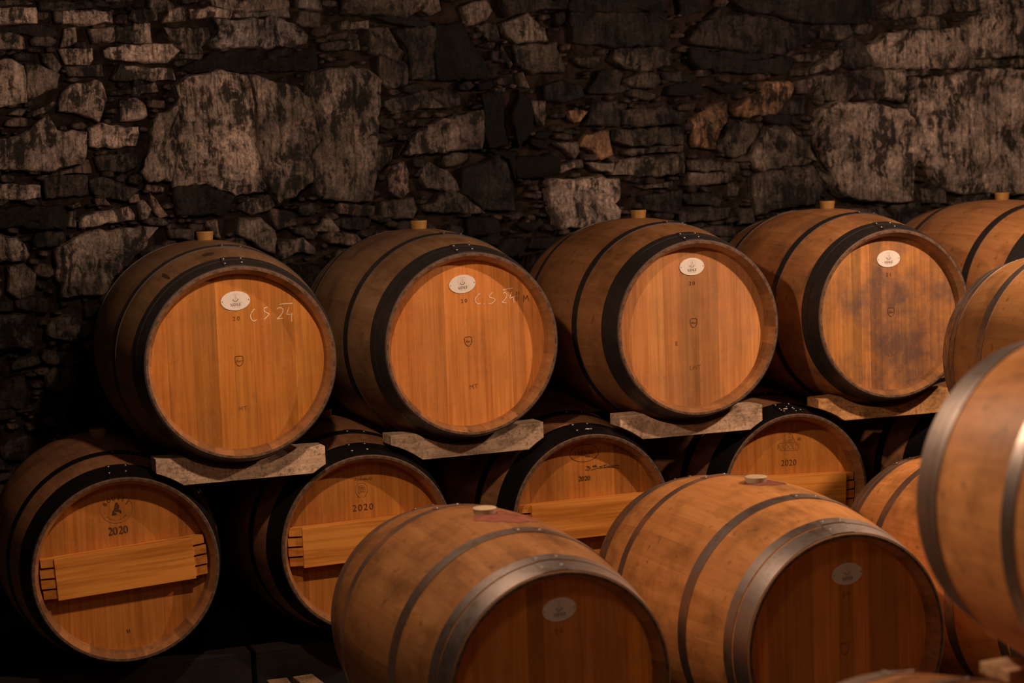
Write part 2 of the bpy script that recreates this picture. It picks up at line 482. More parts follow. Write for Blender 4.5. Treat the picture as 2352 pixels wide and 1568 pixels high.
_crop(0, 480, '''.38 390 270 560 170 700 150 980 130 1080 140 1010 260 880 380 780 500 690 590 560 590 430 600 400 430
.36 0 200 130 190 190 260 210 310 190 340 0 380
.28 60 400 160 390 240 450 235 590 130 610 60 560
.2 0 760 240 720 240 940 0 960
.28 340 770 420 740 500 740 540 800 550 930 450 910 330 870
.28 560 870 600 790 680 760 660 820 590 890
.25 330 1150 380 1100 550 1085 490 1330 420 1270 310 1230
.15 0 1140 180 1160 180 1370 0 1380
.2 270 1470 320 1420 470 1385 450 1490 270 1510
.16 600 660 690 660 680 740 600 740
.24 1160 140 1330 140 1330 210 1180 200
.32 r 1420 90 1500 80 1520 200 1450 180
.34 1650 60 1800 70 1890 150 1880 300 1760 260 1650 170
.33 r 1870 0 2020 20 2040 100 1920 140 1880 60
.4 2170 150 2240 75 2290 80 2351 150 2300 160
.34 1930 240 2100 210 2180 270 2180 310 2050 300 1950 350
.2 1960 390 2200 380 2290 440 2250 540 2150 680 2050 560
.14 0 660 80 640 90 700 0 720'''.split('\n'))

# ---------------------------------------------------------------- the room
WALL_Y = 6.80
def slab(name, x0, x1, y0, y1, z0, z1, mat, kind='structure'):
    mb = MB(); mb.box(x0, x1, y0, y1, z0, z1)
    return tag(obj(name, mb.build(name, mat)), kind=kind)
tag(slab('floor', -3.2, 8.4, -3.0, 7.2, -.2, 0, MAT['floor']), 'pale gravel cellar floor under the barrels')
tag(slab('ceiling', -3.2, 8.4, -3.0, 7.2, 3.3, 3.5, MAT['plaster']), 'dark cellar ceiling above the barrels')
tag(slab('wall_left', -3.4, -3.2, -3.0, 7.2, 0, 3.3, MAT['plaster']), 'dark side wall beyond the left end of the rows')
tag(slab('wall_right', 8.4, 8.6, -3.0, 7.2, 0, 3.3, MAT['plaster']), 'dark side wall beyond the right end of the rows')
tag(slab('wall_front', -3.2, 8.4, -3.2, -3.0, 0, 3.3, MAT['plaster']), 'dark wall behind the viewer')

# mortar bed of the stone wall
mb = MB()
nx, nz = 150, 60
rows = []
for j in range(nz + 1):
    z = 3.3 * j / nz
    rows.append([])
    for i in range(nx + 1):
        x = -3.2 + 11.6 * i / nx
        d = noise.noise(Vector((x * 6, 3.1, z * 6))) * .022 + noise.noise(Vector((x * 19, 8.0, z * 19))) * .012
        rows[-1].append((x, WALL_Y + .02 + d, z))
mb.grid(rows)
mb.box(-3.2, 8.4, WALL_Y + .06, WALL_Y + .4, 0, 3.3)
wall = tag(obj('wall_back', mb.build('wall_back', MAT['mortar'], smooth=True)),
           'rough cellar wall of dark mossy rubble stones behind the barrels', kind='structure')

PY = Vector((0, 1, 0))
def wall_xz(px, py):
    p = on_plane(px, py, Vector((0, WALL_Y - .03, 0)), PY)
    return (p.x, p.z)
def wall_px(x, z):
    d = Vector((x, WALL_Y - .03, z)) - CAM
    k = FPX / d.dot(FWD)
    return W / 2 + d.dot(RGT) * k, H / 2 - d.dot(UPV) * k

HUE = {'g': (1, .76, .64), 'o': (1.25, .72, .42), 'r': (1.08, .72, .58), 'p': (.98, .80, .76)}
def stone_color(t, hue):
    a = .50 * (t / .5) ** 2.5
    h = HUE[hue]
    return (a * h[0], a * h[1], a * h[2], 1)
def area_centroid(poly):
    A = cx = cz = 0
    for (x0, z0), (x1, z1) in zip(poly, poly[1:] + poly[:1]):
        c = x0 * z1 - x1 * z0
        A += c; cx += (x0 + x1) * c; cz += (z0 + z1) * c
    if abs(A) < 1e-9: return poly[0], 0
    return (cx / (3 * A), cz / (3 * A)), A / 2
def stone_into(mb, poly, seed, step=.022, small=False):
    rnd = random.Random(seed)
    (cx, cz), A = area_centroid(poly)
    if A < 0: poly = poly[::-1]
    size = math.sqrt(abs(A))
    out = []
    for (x0, z0), (x1, z1) in zip(poly, poly[1:] + poly[:1]):
        n = max(1, int(math.hypot(x1 - x0, z1 - z0) / step))
        for i in range(n):
            x, z = x0 + (x1 - x0) * i / n, z0 + (z1 - z0) * i / n
            j = min(.012, size * .075)
            out.append((x + noise.noise(Vector((x * 17, z * 17, seed))) * j * 1.3 + noise.noise(Vector((x * 90, z * 90, seed))) * j * .5,
                        z + noise.noise(Vector((x * 30, z * 30, seed + 50))) * j + noise.noise(Vector((x * 90, z * 90, seed + 9))) * j * .5))
    h = min(.062, .020 + size * .14) * rnd.uniform(.7, 1.25)
    q = min(1, .14 / max(size, .02))
    tx, tz = rnd.uniform(-.16, .16) * q, rnd.uniform(-.20, .12) * q
    rings = [(0, -.045, 0), (0, h * .5, .3), (-.004, h * .88, .7), (-.010, h, 1)] + ([(.55, h, 1)] if small else [(.74, h, 1), (.55, h, 1), (.36, h, 1), (.17, h, 1)])
    vs = []
    for s, y, k in rings:
        for x, z in out:
            rr = math.hypot(x - cx, z - cz) + 1e-6
            k_ = s * (1 - min(.3, .014 / rr)) if s > 0 else 1 - min(.3, -s / rr)
            X, Z = cx + (x - cx) * k_, cz + (z - cz) * k_
            d = 0
            if k:
                d = (noise.noise(Vector((X * 9, Z * 9, seed))) * .020 + noise.noise(Vector((X * 26, Z * 26, seed + 3))) * .010
                     + noise.noise(Vector((X * 70, Z * 70, seed + 5))) * .004) * k * min(1, size / .12)
                # flat cleavage steps
                st = noise.noise(Vector((X * 6 + seed, Z * 11, 2.0)))
                d += (.008 if st > .12 else (-.006 if st < -.2 else 0)) * k * min(1, size / .15)
                d += (tx * (X - cx) + tz * (Z - cz)) * k * .5
            vs.append((X, WALL_Y - y - d, Z))
    n = len(out)
    vs.append((cx, WALL_Y - h - noise.noise(Vector((cx * 9, cz * 9, seed))) * .02, cz))
    fs = [(r * n + i, r * n + (i + 1) % n, (r + 1) * n + (i + 1) % n, (r + 1) * n + i) for r in range(len(rings) - 1) for i in range(n)]
    L = (len(rings) - 1) * n
    fs += [(L + i, L + (i + 1) % n, len(vs) - 1) for i in range(n)]
    mb.add(vs, fs)
def stone_obj(poly, tone, hue, seed, small=False):
    mb = MB()
    stone_into(mb, poly, seed, .03 if small else .022, small)
    o = obj('stone', mb.build('stone', MAT['stone'], smooth=True), wall, color=stone_color(tone, hue))
    return o

# occupancy grid in photograph pixels, so that the small stones fill what the traced ones leave
GX0, GY0, GS = -330, -170, 6
GW, GH = (2720 - GX0) // GS, (1180 - GY0) // GS
occ = bytearray(GW * GH)
def inside(poly, x, y):
    c = False
    for (x0, y0), (x1, y1) in zip(poly, poly[1:] + poly[:1]):
        if (y0 > y) != (y1 > y) and x < (x1 - x0) * (y - y0) / (y1 - y0) + x0: c = not c
    return c
def cells(poly, grow=0):
    xs = [p[0] for p in poly]; ys = [p[1] for p in poly]
    for j in range(max(0, int((min(ys) - grow - GY0) // GS)), min(GH, int((max(ys) + grow - GY0) // GS) + 1)):
        for i in range(max(0, int((min(xs) - grow - GX0) // GS)), min(GW, int((max(xs) + grow - GX0) // GS) + 1)):
            if inside(poly, GX0 + (i + .5) * GS, GY0 + (j + .5) * GS): yield j * GW + i
def stretch(px, py):
    # stones cut by the picture's edge go on beyond it
    if px <= 1: px = -45 - (py * 7 % 60)
    if px >= 2351: px = max(px, 2420 + (py * 5 % 70))
    return px, py
centres = []
for k, (t, hue, poly) in enumerate(STONES):
    poly = [stretch(*p) for p in poly]
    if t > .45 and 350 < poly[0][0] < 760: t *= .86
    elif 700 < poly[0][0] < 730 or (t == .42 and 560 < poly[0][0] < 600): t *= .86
    cx = sum(p[0] for p in poly) / len(poly); cy = sum(p[1] for p in poly) / len(poly)
    centres.append((cx, cy, t))
    for c in cells(poly): occ[c] = 1
    e_ = 13 if (t > .36 and 340 < cx < 870 and 150 < cy < 480 and max(p[1] for p in poly) - min(p[1] for p in poly) > 140) else (9 if cx > 1860 else 6)
    g = 1 + e_ / max(40, max(p[0] for p in poly) - min(p[0] for p in poly)); g2 = 1 + min(8, e_) / max(40, max(p[1] for p in poly) - min(p[1] for p in poly))
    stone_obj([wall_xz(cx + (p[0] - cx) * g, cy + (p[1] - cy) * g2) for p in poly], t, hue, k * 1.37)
def near_tone(x, y):
    a = b = 0
    for cx, cy, t in centres:
        w = 1 / (((x - cx) ** 2 + (y - cy) ** 2) + 900) ** 1.5
        a += w * t; b += w
    return a / b
rnd = random.Random(11)
fills = []
for rx_lo, rx_hi, tries, tol in ((34, 60, 1600, .04), (20, 36, 2600, .06), (11, 20, 4200, .10), (6, 11, 3000, .12)):
    for _ in range(tries):
        px, py = rnd.uniform(GX0 + 40, 2690), rnd.uniform(GY0 + 30, 1150)
        rx = rnd.uniform(rx_lo, rx_hi); ry = rx * rnd.uniform(.32, .7)
        n = rnd.choice((6, 7, 8, 9)); ph = rnd.uniform(0, 6.28); sl = rnd.uniform(-.25, .15)
        poly = []
        for i in range(n):
            a = ph + i * 6.2832 / n + rnd.uniform(-.2, .2)
            ca, sa = math.cos(a), math.sin(a)
            k = (abs(ca) ** 3.2 + abs(sa) ** 3.2) ** (-1 / 3.2) * rnd.uniform(.84, 1.04)
            poly.append((px + rx * ca * k, py + ry * sa * k + sl * rx * ca))
        cs = list(cells(poly))
        if not cs or sum(occ[c] for c in cs) > tol * len(cs): continue
        for c in cs: occ[c] = 1
        fills.append((rx * ry, poly, px, py))
fills.sort(key=lambda f: -f[0])
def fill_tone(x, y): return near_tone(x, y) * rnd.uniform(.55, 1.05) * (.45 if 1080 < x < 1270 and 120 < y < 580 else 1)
single, rest = [], MB()
n_single = 0
for k, (ar, poly, px, py) in enumerate(fills):
    seen = -20 < px < 2370 and -20 < py < 1000 and not (py > 640 and px > 240)
    hue = rnd.choice('ggggrr')
    P = [wall_xz(*p) for p in poly]
    if seen and n_single < 120:
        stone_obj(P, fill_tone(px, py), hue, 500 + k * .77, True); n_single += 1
    else:
        stone_into(rest, P, 500 + k * .77, .035, True)
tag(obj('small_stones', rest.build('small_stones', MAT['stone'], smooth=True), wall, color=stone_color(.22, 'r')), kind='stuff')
# rough courses beyond the traced part of the wall
far = MB(); z = 0.02; k = 0
while z < 3.2:
    hh = rnd.uniform(.09, .22); x = -3.2 + rnd.uniform(0, .1)
    while x < 8.3:
        ww = rnd.uniform(.14, .5)
        px, py = wall_px(x + ww / 2, z + hh / 2)
        if not (GX0 - 20 < px < 2740 and GY0 - 20 < py < 1190):
            g = .012
            stone_into(far, [(x + g, z + g + rnd.uniform(0, .02)), (x + ww - g, z + g), (x + ww - g - rnd.uniform(0, .03), z + hh - g), (x + g + rnd.uniform(0, .03), z + hh - g)], 2000 + k, .07, True); k += 1
        x += ww
    z += hh
tag(obj('outer_stones', far.build('outer_stones', MAT['stone'], smooth=True), wall, color=stone_color(.30, 'g')), kind='stuff')

# ---------------------------------------------------------------- barrels
LEN = .95
TYPES = dict(U=dict(R=.35, r=.285), L=dict(R=.339, r=.276))
TYPES['B'] = TYPES['C'] = TYPES['U']
HOOPS = dict(U=[(.004, .058), (.0605, .088), (.240, .272)], B=[(.004, .056), (.062, .092), (.250, .288)], L=[(.005, .078), (.080, .100), (.205, .240)], C=[(.004, .058), (.060, .090), (.315, .352)])
NST = 30
def prof(T, s):
    k = (s - LEN / 2) / (LEN / 2)
    return T['R'] - (T['R'] - T['r']) * k * k
def slope(T, s):
    k = (s - LEN / 2) / (LEN / 2)
    return -2 * (T['R'] - T['r']) * k / (LEN / 2)
def P3(s, r, a): return (r * math.sin(a), s - LEN / 2, r * math.cos(a))
RECESS = dict(U=.053, B=.050, C=.050, L=.062)
def head_r(T): return T['r'] - .0225
def stave_mesh(T):
    mb = MB(); a0 = math.pi / NST; M_ = 4
    A = [-a0 + 2 * a0 * i / M_ for i in range(M_ + 1)]
    def patch(pts, mat, nrm=None):
        rows, ns = [], []
        for q, (s, r) in enumerate(pts):
            if nrm: n0, n1 = nrm[q]
            else:
                (sa, ra), (sb, rb) = pts[0], pts[-1]
                L = math.hypot(sb - sa, rb - ra); n0, n1 = -(rb - ra) / L, (sb - sa) / L
            rows.append([P3(s, r, a) for a in A])
            ns.append([(n1 * math.sin(a), n0, n1 * math.cos(a)) for a in A])
        mb.grid(rows, mat, ns)
    r = T['r']
    for flip in (0, 1):
        F = (lambda s: LEN - s) if flip else (lambda s: s)
        seq = [([(.088, r - .026), (.024, r - .0215)], 2), ([(.024, r - .0215), (.001, r - .009)], 2), ([(.001, r - .009), (0, r - .002)], 1), ([(0, r - .002), (.002, prof(T, .002))], 1)]
        if flip: seq = [(p[::-1], m) for p, m in seq[::-1]]
        if flip:
            S = [.002 + (LEN - .004) * i / 26 for i in range(27)]
            nr = []
            for s in S:
                d = slope(T, s); L = math.hypot(1, d); nr.append((-d / L, 1 / L))
            patch([(s, prof(T, s)) for s in S], 0, nr)
        for pts, m in seq: patch([(F(s), q) for s, q in pts], m)
    # inside face closes the stave
    S = [.085 + (LEN - .17) * i / 8 for i in range(9)]
    mb.grid([[P3(s, prof(T, s) - .03, a) for a in A[::-1]] for s in S], 0)
    return mb.build('stave', [MAT['body'], MAT['chime'], MAT['bevel']], smooth=True)
STAVE = {k: stave_mesh(TYPES[k]) for k in ('U', 'L')}
STAVE['B'] = STAVE['C'] = STAVE['U']
def ring(mb, T, s0, s1, th, a0=0, a1=2 * math.pi, n=120, base=0.0, mat=0):
    def ang(i): return a0 + (a1 - a0) * i / n
    for (sa, ra), (sb, rb), lips in (((s0, 0), (s0, th), 0), ((s0, th), (s1, th), 1), ((s1, th), (s1, 0), 0)):
        K = 4 if lips else 1
        rows, ns = [], []
        for q in range(K + 1):
            s = sa + (sb - sa) * q / K
            rr = prof(T, s) + base + (ra + (rb - ra) * q / K)
            rows.append([P3(s, rr, ang(i)) for i in range(n + 1)])
            if lips: d = slope(T, s); nn = (-d, 1)
            else: nn = (-1, .0) if sa == s0 else (1, .0)
            L = math.hypot(*nn)
            ns.append([(nn[1] / L * math.sin(ang(i)), nn[0] / L, nn[1] / L * math.cos(ang(i))) for i in range(n + 1)])
        mb.grid(rows, mat, ns)
def hoop_mesh(kind, s0, s1, a_tab):
    T = TYPES[kind]; mb = MB()
    ring(mb, T, s0, s1, .0022)
    ring(mb, T, s0 + .0006, s1 - .0006, .0018, a_tab - .11, a_tab + .11, 10, .0022)
    for a in (a_tab - .11, a_tab + .11):
        e = [P3(s, prof(T, s) + d, a) for s, d in ((s0, .002), (s1, .002), (s1, .004), (s0, .004))]
        mb.add(e, [(0, 1, 2, 3)])
    return mb.build('hoop', MAT['hoop' + kind.replace('C', 'B')])
def dome_mesh(name, r, h, mat, n=10):
    mb = MB()
    vs = []
    for k, q in ((1, 0), (.85, .55), (.45, .9)):
        vs += [(r * k * math.cos(6.2832 * i / n), r * k * math.sin(6.2832 * i / n), h * q) for i in range(n)]
    vs.append((0, 0, h))
    fs = [(q * n + i, q * n + (i + 1) % n, (q + 1) * n + (i + 1) % n, (q + 1) * n + i) for q in range(2) for i in range(n)]
    fs += [(2 * n + i, 2 * n + (i + 1) % n, 3 * n) for i in range(n)]
    mb.add(vs, fs)
    return mb.build(name, mat, smooth=True)
RIVET = dome_mesh('rivet', .0042, .0028, MAT['rivet'])
DISC = dome_mesh('disc', .0085, .002, MAT['plaque'], 16)
def bung_mesh(mat):
    mb = MB(); n = 24
    prof_ = [(.024, -.01), (.0245, .002), (.0272, .024), (.0278, .027), (.0262, .0285), (.010, .0285)]
    vs = [(r * math.cos(6.2832 * i / n), r * math.sin(6.2832 * i / n), z) for r, z in prof_ for i in range(n)]
    fs = [(q * n + i, q * n + (i + 1) % n, (q + 1) * n + (i + 1) % n, (q + 1) * n + i) for q in range(len(prof_) - 1) for i in range(n)]
    fs.append(tuple(range((len(prof_) - 1) * n, len(prof_) * n)))
    mb.add(vs, fs)
    return mb.build('bung', mat, smooth=False)
BUNG = {'U': bung_mesh(MAT['bung']), 'B': bung_mesh(MAT['bungB'])}
BUNG['B'].transform(Matrix.Diagonal((1.14, 1.14, .60, 1)))
BUNG['L'] = BUNG['U']; BUNG['C'] = BUNG['B']
for b_ in (BUNG['U'], BUNG['B']): b_.polygons.foreach_set('use_smooth', [True] * (len(b_.polygons) - 1) + [False])
def head_boards(kind, seed, n):
    T = TYPES[kind]; R = head_r(T) - .0005; rnd = random.Random(seed)
    w = [rnd.uniform(.6, 1.35) for _ in range(n)]; w[0] *= 1.2; w[-1] *= 1.2
    tot = sum(w); x = -R; out = []
    for k in range(n):
        x1 = x + 2 * R * w[k] / tot
        a, b = x + (.00012 if k else 0), x1 - (.00012 if k < n - 1 else 0)
        q = 8
        xs = [a + (b - a) * (.5 - .5 * math.cos(math.pi * i / q)) for i in range(q + 1)]
        top = [math.sqrt(max(0, R * R - v * v)) for v in xs]
        d = rnd.uniform(-.0003, .0003)
        mb = MB()
        y0, y1 = RECESS[kind] + d - LEN / 2, RECESS[kind] + .022 - LEN / 2
        poly = [(v, -t) for v, t in zip(xs, top)] + [(v, t) for v, t in zip(xs[::-1], top[::-1])]
        pp = []
        for p in poly:
            if not pp or math.hypot(p[0] - pp[-1][0], p[1] - pp[-1][1]) > 1e-5: pp.append(p)
        if math.hypot(pp[0][0] - pp[-1][0], pp[0][1] - pp[-1][1]) < 1e-5: pp.pop()
        mb.prism(pp, y0, y1)
        out.append(mb.build('head_board', MAT['head']))
        x = x1
    return out
HEADS = {}
def get_heads(kind, seed, n):
    if (kind, seed, n) not in HEADS: HEADS[(kind, seed, n)] = head_boards(kind, seed, n)
    return HEADS[(kind, seed, n)]

class Barrel: pass
def barrel(kind, x, y, z, yaw, label, group, seed, body=(1, 1, 1), headcol=(1, 1, 1), dirt=0, roll=0.0, boards=9, bung=True, tab=(-.02, 0.0, .11), hseed=None):
    T = TYPES[kind]; rnd = random.Random(seed); yr = math.radians(yaw)
    a = Vector((-math.sin(yr), math.cos(yr), 0))
    mid = Vector((x, y, 0)) + a * (LEN / 2)
    e = empty('wine_barrel', (mid.x, mid.y, z - T['R']), yr)
    tag(e, label, 'barrel', group)
    zc = T['R']
    B = Barrel(); B.e, B.T, B.kind, B.zc, B.roll = e, T, kind, zc, roll
    B.p0 = Vector((x, y, z)) + a * RECESS[kind]; B.YH = RECESS[kind] - LEN / 2; B.YM = B.YH - .0011; B.n = a; B.right = Vector((math.cos(yr), math.sin(yr), 0)); B.fc = Vector((x, y, z))
    off = rnd.uniform(0, .2)
    for i in range(NST):
        v = 1 + rnd.uniform(-.045, .035)
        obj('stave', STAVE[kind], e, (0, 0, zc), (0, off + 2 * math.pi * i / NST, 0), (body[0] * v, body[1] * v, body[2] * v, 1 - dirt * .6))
    for me in get_heads(kind, hseed or seed, boards):
        v = 1 + rnd.uniform(-.14, .10); g = rnd.uniform(.95, 1.04)
        obj('head_board', me, e, (0, 0, zc), (0, roll, 0), (headcol[0] * v, headcol[1] * v * g, headcol[2] * v * g, 1 - dirt))
    for me in get_heads(kind, 900, 8):
        obj('head_board', me, e, (0, 0, zc), (0, 0, math.pi), (headcol[0], headcol[1], headcol[2], 1 - dirt))
    hp = HOOPS[kind]
    for side in (0, 1):
        for hi, (s0, s1) in enumerate(hp):
            at = tab[hi] if not side else rnd.uniform(-.3, .3)
            key = (kind, hi, side, round(at, 3))
            if key not in HOOPM:
                HOOPM[key] = hoop_mesh(kind, *((s0, s1) if not side else (LEN - s1, LEN - s0)), at)
            h = obj('hoop', HOOPM[key], e, (0, 0, zc))
            sm = (s0 + s1) / 2 if not side else LEN - (s0 + s1) / 2
            for da in (-.085, .085):
                rr = prof(T, sm) + .0038; an = at + da
                obj('rivet', RIVET, h, P3(sm, rr, an), (math.atan(slope(T, sm)) * 1.0, an, 0))
    if bung:
        obj('bung', BUNG[kind], e, (0, 0, zc + T['R'] - .002))
    return B
HOOPM = {}
def px_local(B, px, py, out=.0):
    """photograph pixel to (x, z) on the barrel's head plane, axis-centred"""
    p = on_plane(px, py, B.p0 - B.n * out, B.n) - B.fc
    return p.dot(B.right), p.z

# ---------------------------------------------------------------- lettering: strokes of a serif and a written hand
T_, t_ = .17, .06
def arc(cx, cy, rx, ry, a0, a1, n=10): return [(cx + rx * math.cos(math.radians(a0 + (a1 - a0) * i / n)), cy + ry * math.sin(math.radians(a0 + (a1 - a0) * i / n))) for i in range(n + 1)]
def fat(pts, lo=t_, hi=T_, cx=0):
    return [lo + (hi - lo) * abs(math.sin(math.pi * i / (len(pts) - 1))) for i in range(len(pts))]
def loopw(n=20): return [t_ + (T_ - t_) * abs(math.cos(2 * math.pi * i / n)) for i in range(n + 1)]
def sv(x, y0=0, y1=1, w=T_): return [([(x, y0), (x, y1)], [w, w]), ([(x - .16, y0 + .02), (x + .16, y0 + .02)], [t_] * 2), ([(x - .16, y1 - .02), (x + .16, y1 - .02)], [t_] * 2)]
GL = {
 'N': (.86, sv(.14, w=t_) + sv(.76, w=t_) + [([(.12, .98), (.76, 0)], [T_] * 2)]),
 'A': (.82, [([(.08, 0), (.40, 1)], [t_] * 2), ([(.40, 1), (.74, 0)], [T_] * 2), ([(.2, .35), (.6, .35)], [t_] * 2), ([(-.04, .02), (.2, .02)], [t_] * 2), ([(.58, .02), (.86, .02)], [t_] * 2)]),
 'D': (.86, sv(.16) + [([(.16, .98)] + arc(.30, .5, .48, .48, 90, -90) + [(.16, .02)], [t_] + fat(range(11)) + [t_])]),
 'L': (.72, sv(.16) + [([(.16, .02), (.62, .02), (.66, .26)], [t_] * 3)]),
 'I': (.36, sv(.18)),
 'E': (.72, sv(.16) + [([(.16, .02), (.60, .02), (.64, .26)], [t_] * 3), ([(.16, .98), (.58, .98), (.61, .76)], [t_] * 3), ([(.16, .52), (.48, .52)], [t_] * 2)]),
 'R': (.84, sv(.16) + [([(.16, .98)] + arc(.32, .76, .28, .22, 90, -90) + [(.16, .54)], [t_] + fat(range(11)) + [t_]), ([(.40, .54), (.78, .0)], [T_] * 2)]),
 'O': (.92, [(arc(.44, .5, .38, .49, 0, 360, 20), loopw())]),
 'U': (.86, [([(.16, 1), (.16, .35)] + arc(.44, .30, .28, .29, 180, 360) + [(.72, 1)], [T_, T_] + [T_ - (T_ - t_) * i / 10 for i in range(11)] + [t_]), ([(0, .98), (.32, .98)], [t_] * 2), ([(.58, .98), (.86, .98)], [t_] * 2)]),
 'X': (.84, [([(.1, 1), (.74, 0)], [T_] * 2), ([(.72, 1), (.1, 0)], [t_] * 2), ([(-.04, .02), (.24, .02)], [t_] * 2), ([(.56, .02), (.86, .02)], [t_] * 2), ([(0, .98), (.26, .98)], [t_] * 2), ([(.56, .98), (.84, .98)], [t_] * 2)]),
 'B': (.80, sv(.16) + [([(.16, .98)] + arc(.32, .76, .25, .22, 90, -90) + [(.16, .54)], [t_] + fat(range(11)) + [t_]), ([(.3, .54)] + arc(.34, .28, .30, .26, 90, -90) + [(.16, .02)], [t_] + fat(range(11)) + [t_])]),
 'T': (.80, sv(.40) + [([(.04, .76), (.06, .98), (.74, .98), (.76, .76)], [t_] * 4)]),
 'S': (.66, [(arc(.32, .74, .24, .24, 20, 230, 8) + arc(.32, .27, .26, .26, 60, -150, 8), [t_] + [T_ * .6] * 7 + [T_] + [T_] + [T_ * .6] * 7 + [t_])]),
 'M': (1.04, sv(.14, w=t_) + sv(.90) + [([(.12, .98), (.50, .05)], [T_] * 2), ([(.50, .05), (.90, .98)], [t_] * 2)]),
 '2': (.62, [(arc(.30, .72, .22, .26, 170, -30, 9) + [(.08, .04)], [t_] + [T_ * .55, T_ * .7, T_ * .8, T_, T_, T_, T_, T_, T_ * .8] + [t_]), ([(.06, .07), (.56, .07), (.60, .24)], [T_, T_, t_])]),
 '0': (.66, [(arc(.31, .5, .24, .48, 0, 360, 20), loopw())]),
 '1': (.5, sv(.26)),
 '9': (.62, [(arc(.3, .70, .22, .28, 0, 360, 16), [T_ * .7] * 17), ([(.52, .7), (.42, .2), (.15, .0)], [T_, T_ * .8, t_])]),
 '6': (.62, [(arc(.3, .30, .22, .28, 0, 360, 16), [T_ * .7] * 17), ([(.08, .3), (.2, .8), (.48, 1.0)], [T_, T_ * .8, t_])]),
 ' ': (.45, []),
}
def ribbon(mb, pts, ws, y, mat=0):
    n = len(pts); L, Rr = [], []
    for i in range(n):
        a = pts[max(0, i - 1)]; b = pts[min(n - 1, i + 1)]
        dx, dz = b[0] - a[0], b[1] - a[1]; d = math.hypot(dx, dz) or 1
        w = ws[i] / 2
        L.append((pts[i][0] - dz / d * w, y, pts[i][1] + dx / d * w)); Rr.append((pts[i][0] + dz / d * w, y, pts[i][1] - dx / d * w))
    mb.grid([L, Rr], mat)
def disc(mb, cx, cz, rx, rz, y, n=28, rot=0, mat=0):
    ca, sa = math.cos(rot), math.sin(rot)
    vs = []
    for i in range(n):
        u, v = rx * math.cos(6.2832 * i / n), rz * math.sin(6.2832 * i / n)
        vs.append((cx + u * ca - v * sa, y, cz + u * sa + v * ca))
    mb.add(vs, [tuple(range(n))], mat)
def serif(mb, s, cx, cz, h, y, roll=0, gap=.06, bold=1.0, sx=1.0, mat=0):
    """text centred at cx, cz; roll tilts the baseline anticlockwise seen from the front"""
    tot = sum((GL[c][0] + gap) for c in s) * h * sx
    x = -tot / 2; ca, sa = math.cos(roll), math.sin(roll)
    def tr(u, v): return (cx + u * ca - v * sa, cz + u * sa + v * ca)
    for c in s:
        adv, st = GL[c]
        for pts, ws in st:
            ribbon(mb, [tr(x + p[0] * h * sx, (p[1] - .5) * h) for p in pts], [w * h * bold for w in ws], y, mat)
        x += (adv + gap) * h * sx
def sans(s, h, spacing=1.0):
    cu = bpy.data.curves.new('lettering', 'FONT'); cu.body = s; cu.size = h * 1.38; cu.align_x = 'CENTER'; cu.space_character = spacing; cu.resolution_u = 4
    o = bpy.data.objects.new('lettering', cu); COL.objects.link(o)
    me = bpy.data.meshes.new_from_object(o.evaluated_get(bpy.context.evaluated_depsgraph_get()))
    bpy.data.objects.remove(o)
    return [tuple(v.co) for v in me.vertices], [tuple(p.vertices) for p in me.polygons]
def sans_into(mb, s, cx, cz, h, y, roll=0, spacing=1.0, sx=1.0, mat=0):
    vs, fs = sans(s, h, spacing)
    ca, sa = math.cos(roll), math.sin(roll)
    mb.add([(cx + u * sx * ca - (v - h / 2) * sa, y, cz + u * sx * sa + (v - h / 2) * ca) for u, v, _ in vs], fs, mat)
def on_head(B, name, mb, mat, dy=-.0012):
    return obj(name, mb.build(name, mat), B.e, (0, 0, B.zc))

def plaque(B, px, py, text=True):
    x, z = px_local(B, px, py)
    YH = B.YH; mb = MB(); n = 40; rl = B.prl
    rim = [(.044 * math.cos(6.2832 * i / n), .0285 * math.sin(6.2832 * i / n)) for i in range(n)]
    ca, sa = math.cos(rl), math.sin(rl)
    poly = [(x + u * ca - v * sa, z + u * sa + v * ca) for u, v in rim]
    mb.prism(poly, YH - .003, YH + .0005)
    p = on_head(B, 'plaque', mb, MAT['plaque'])
    y = YH - .0033
    def tr(u, v): return (x + u * ca - v * sa, z + u * sa + v * ca)
    m = MB()
    serif(m, 'NADALIE', *tr(0, -.0112), .0085, y, rl, .02, 1.0, .72)
    ribbon(m, [tr(.0178, -.0062), tr(.0195, -.0046)], [.0007] * 2, y)
    # crescent of the emblem
    ou = arc(0, .0085, .0098, .0115, 200, 340, 14); inn = arc(0, .0100, .0078, .0108, 200, 340, 14)
    m.grid([[(*tr(*q)[:1], y, tr(*q)[1]) for q in inn], [(*tr(*q)[:1], y, tr(*q)[1]) for q in ou]])
    obj('plaque_lettering', m.build('plaque_lettering', MAT['print_']), p)
    m = MB()
    ribbon(m, [tr(*q) for q in arc(0, .0085, .0138, .0150, 0, 360, 30)], [.0005] * 31, y)
    ribbon(m, [tr(*q) for q in arc(0, .0085, .0105, .0115, 60, 120, 8)], [.0012] * 9, y)
    ribbon(m, [tr(*q) for q in arc(0, .0095, .0040, .0075, 0, 360, 20)], [.0008] * 21, y)
    ribbon(m, [tr(-.0012, .004), tr(.0005, .009), tr(-.001, .014)], [.001] * 3, y)
    ribbon(m, [tr(.0016, .004), tr(.0028, .010), tr(.0016, .015)], [.0008] * 3, y)
    for u in [-.011 + .0022 * i for i in range(11)]:
        if abs(u) > .0012: ribbon(m, [tr(u - .0007, -.0185), tr(u + .0007, -.0185)], [.0014] * 2, y)
    obj('plaque_emblem', m.build('plaque_emblem', MAT['faint']), p)
    for u in (-.0395, .0395):
        m = MB(); disc(m, *tr(u, 0), .0017, .0017, y - .0002, 12)
        obj('plaque_nail', m.build('plaque_nail', MAT['print_']), p)
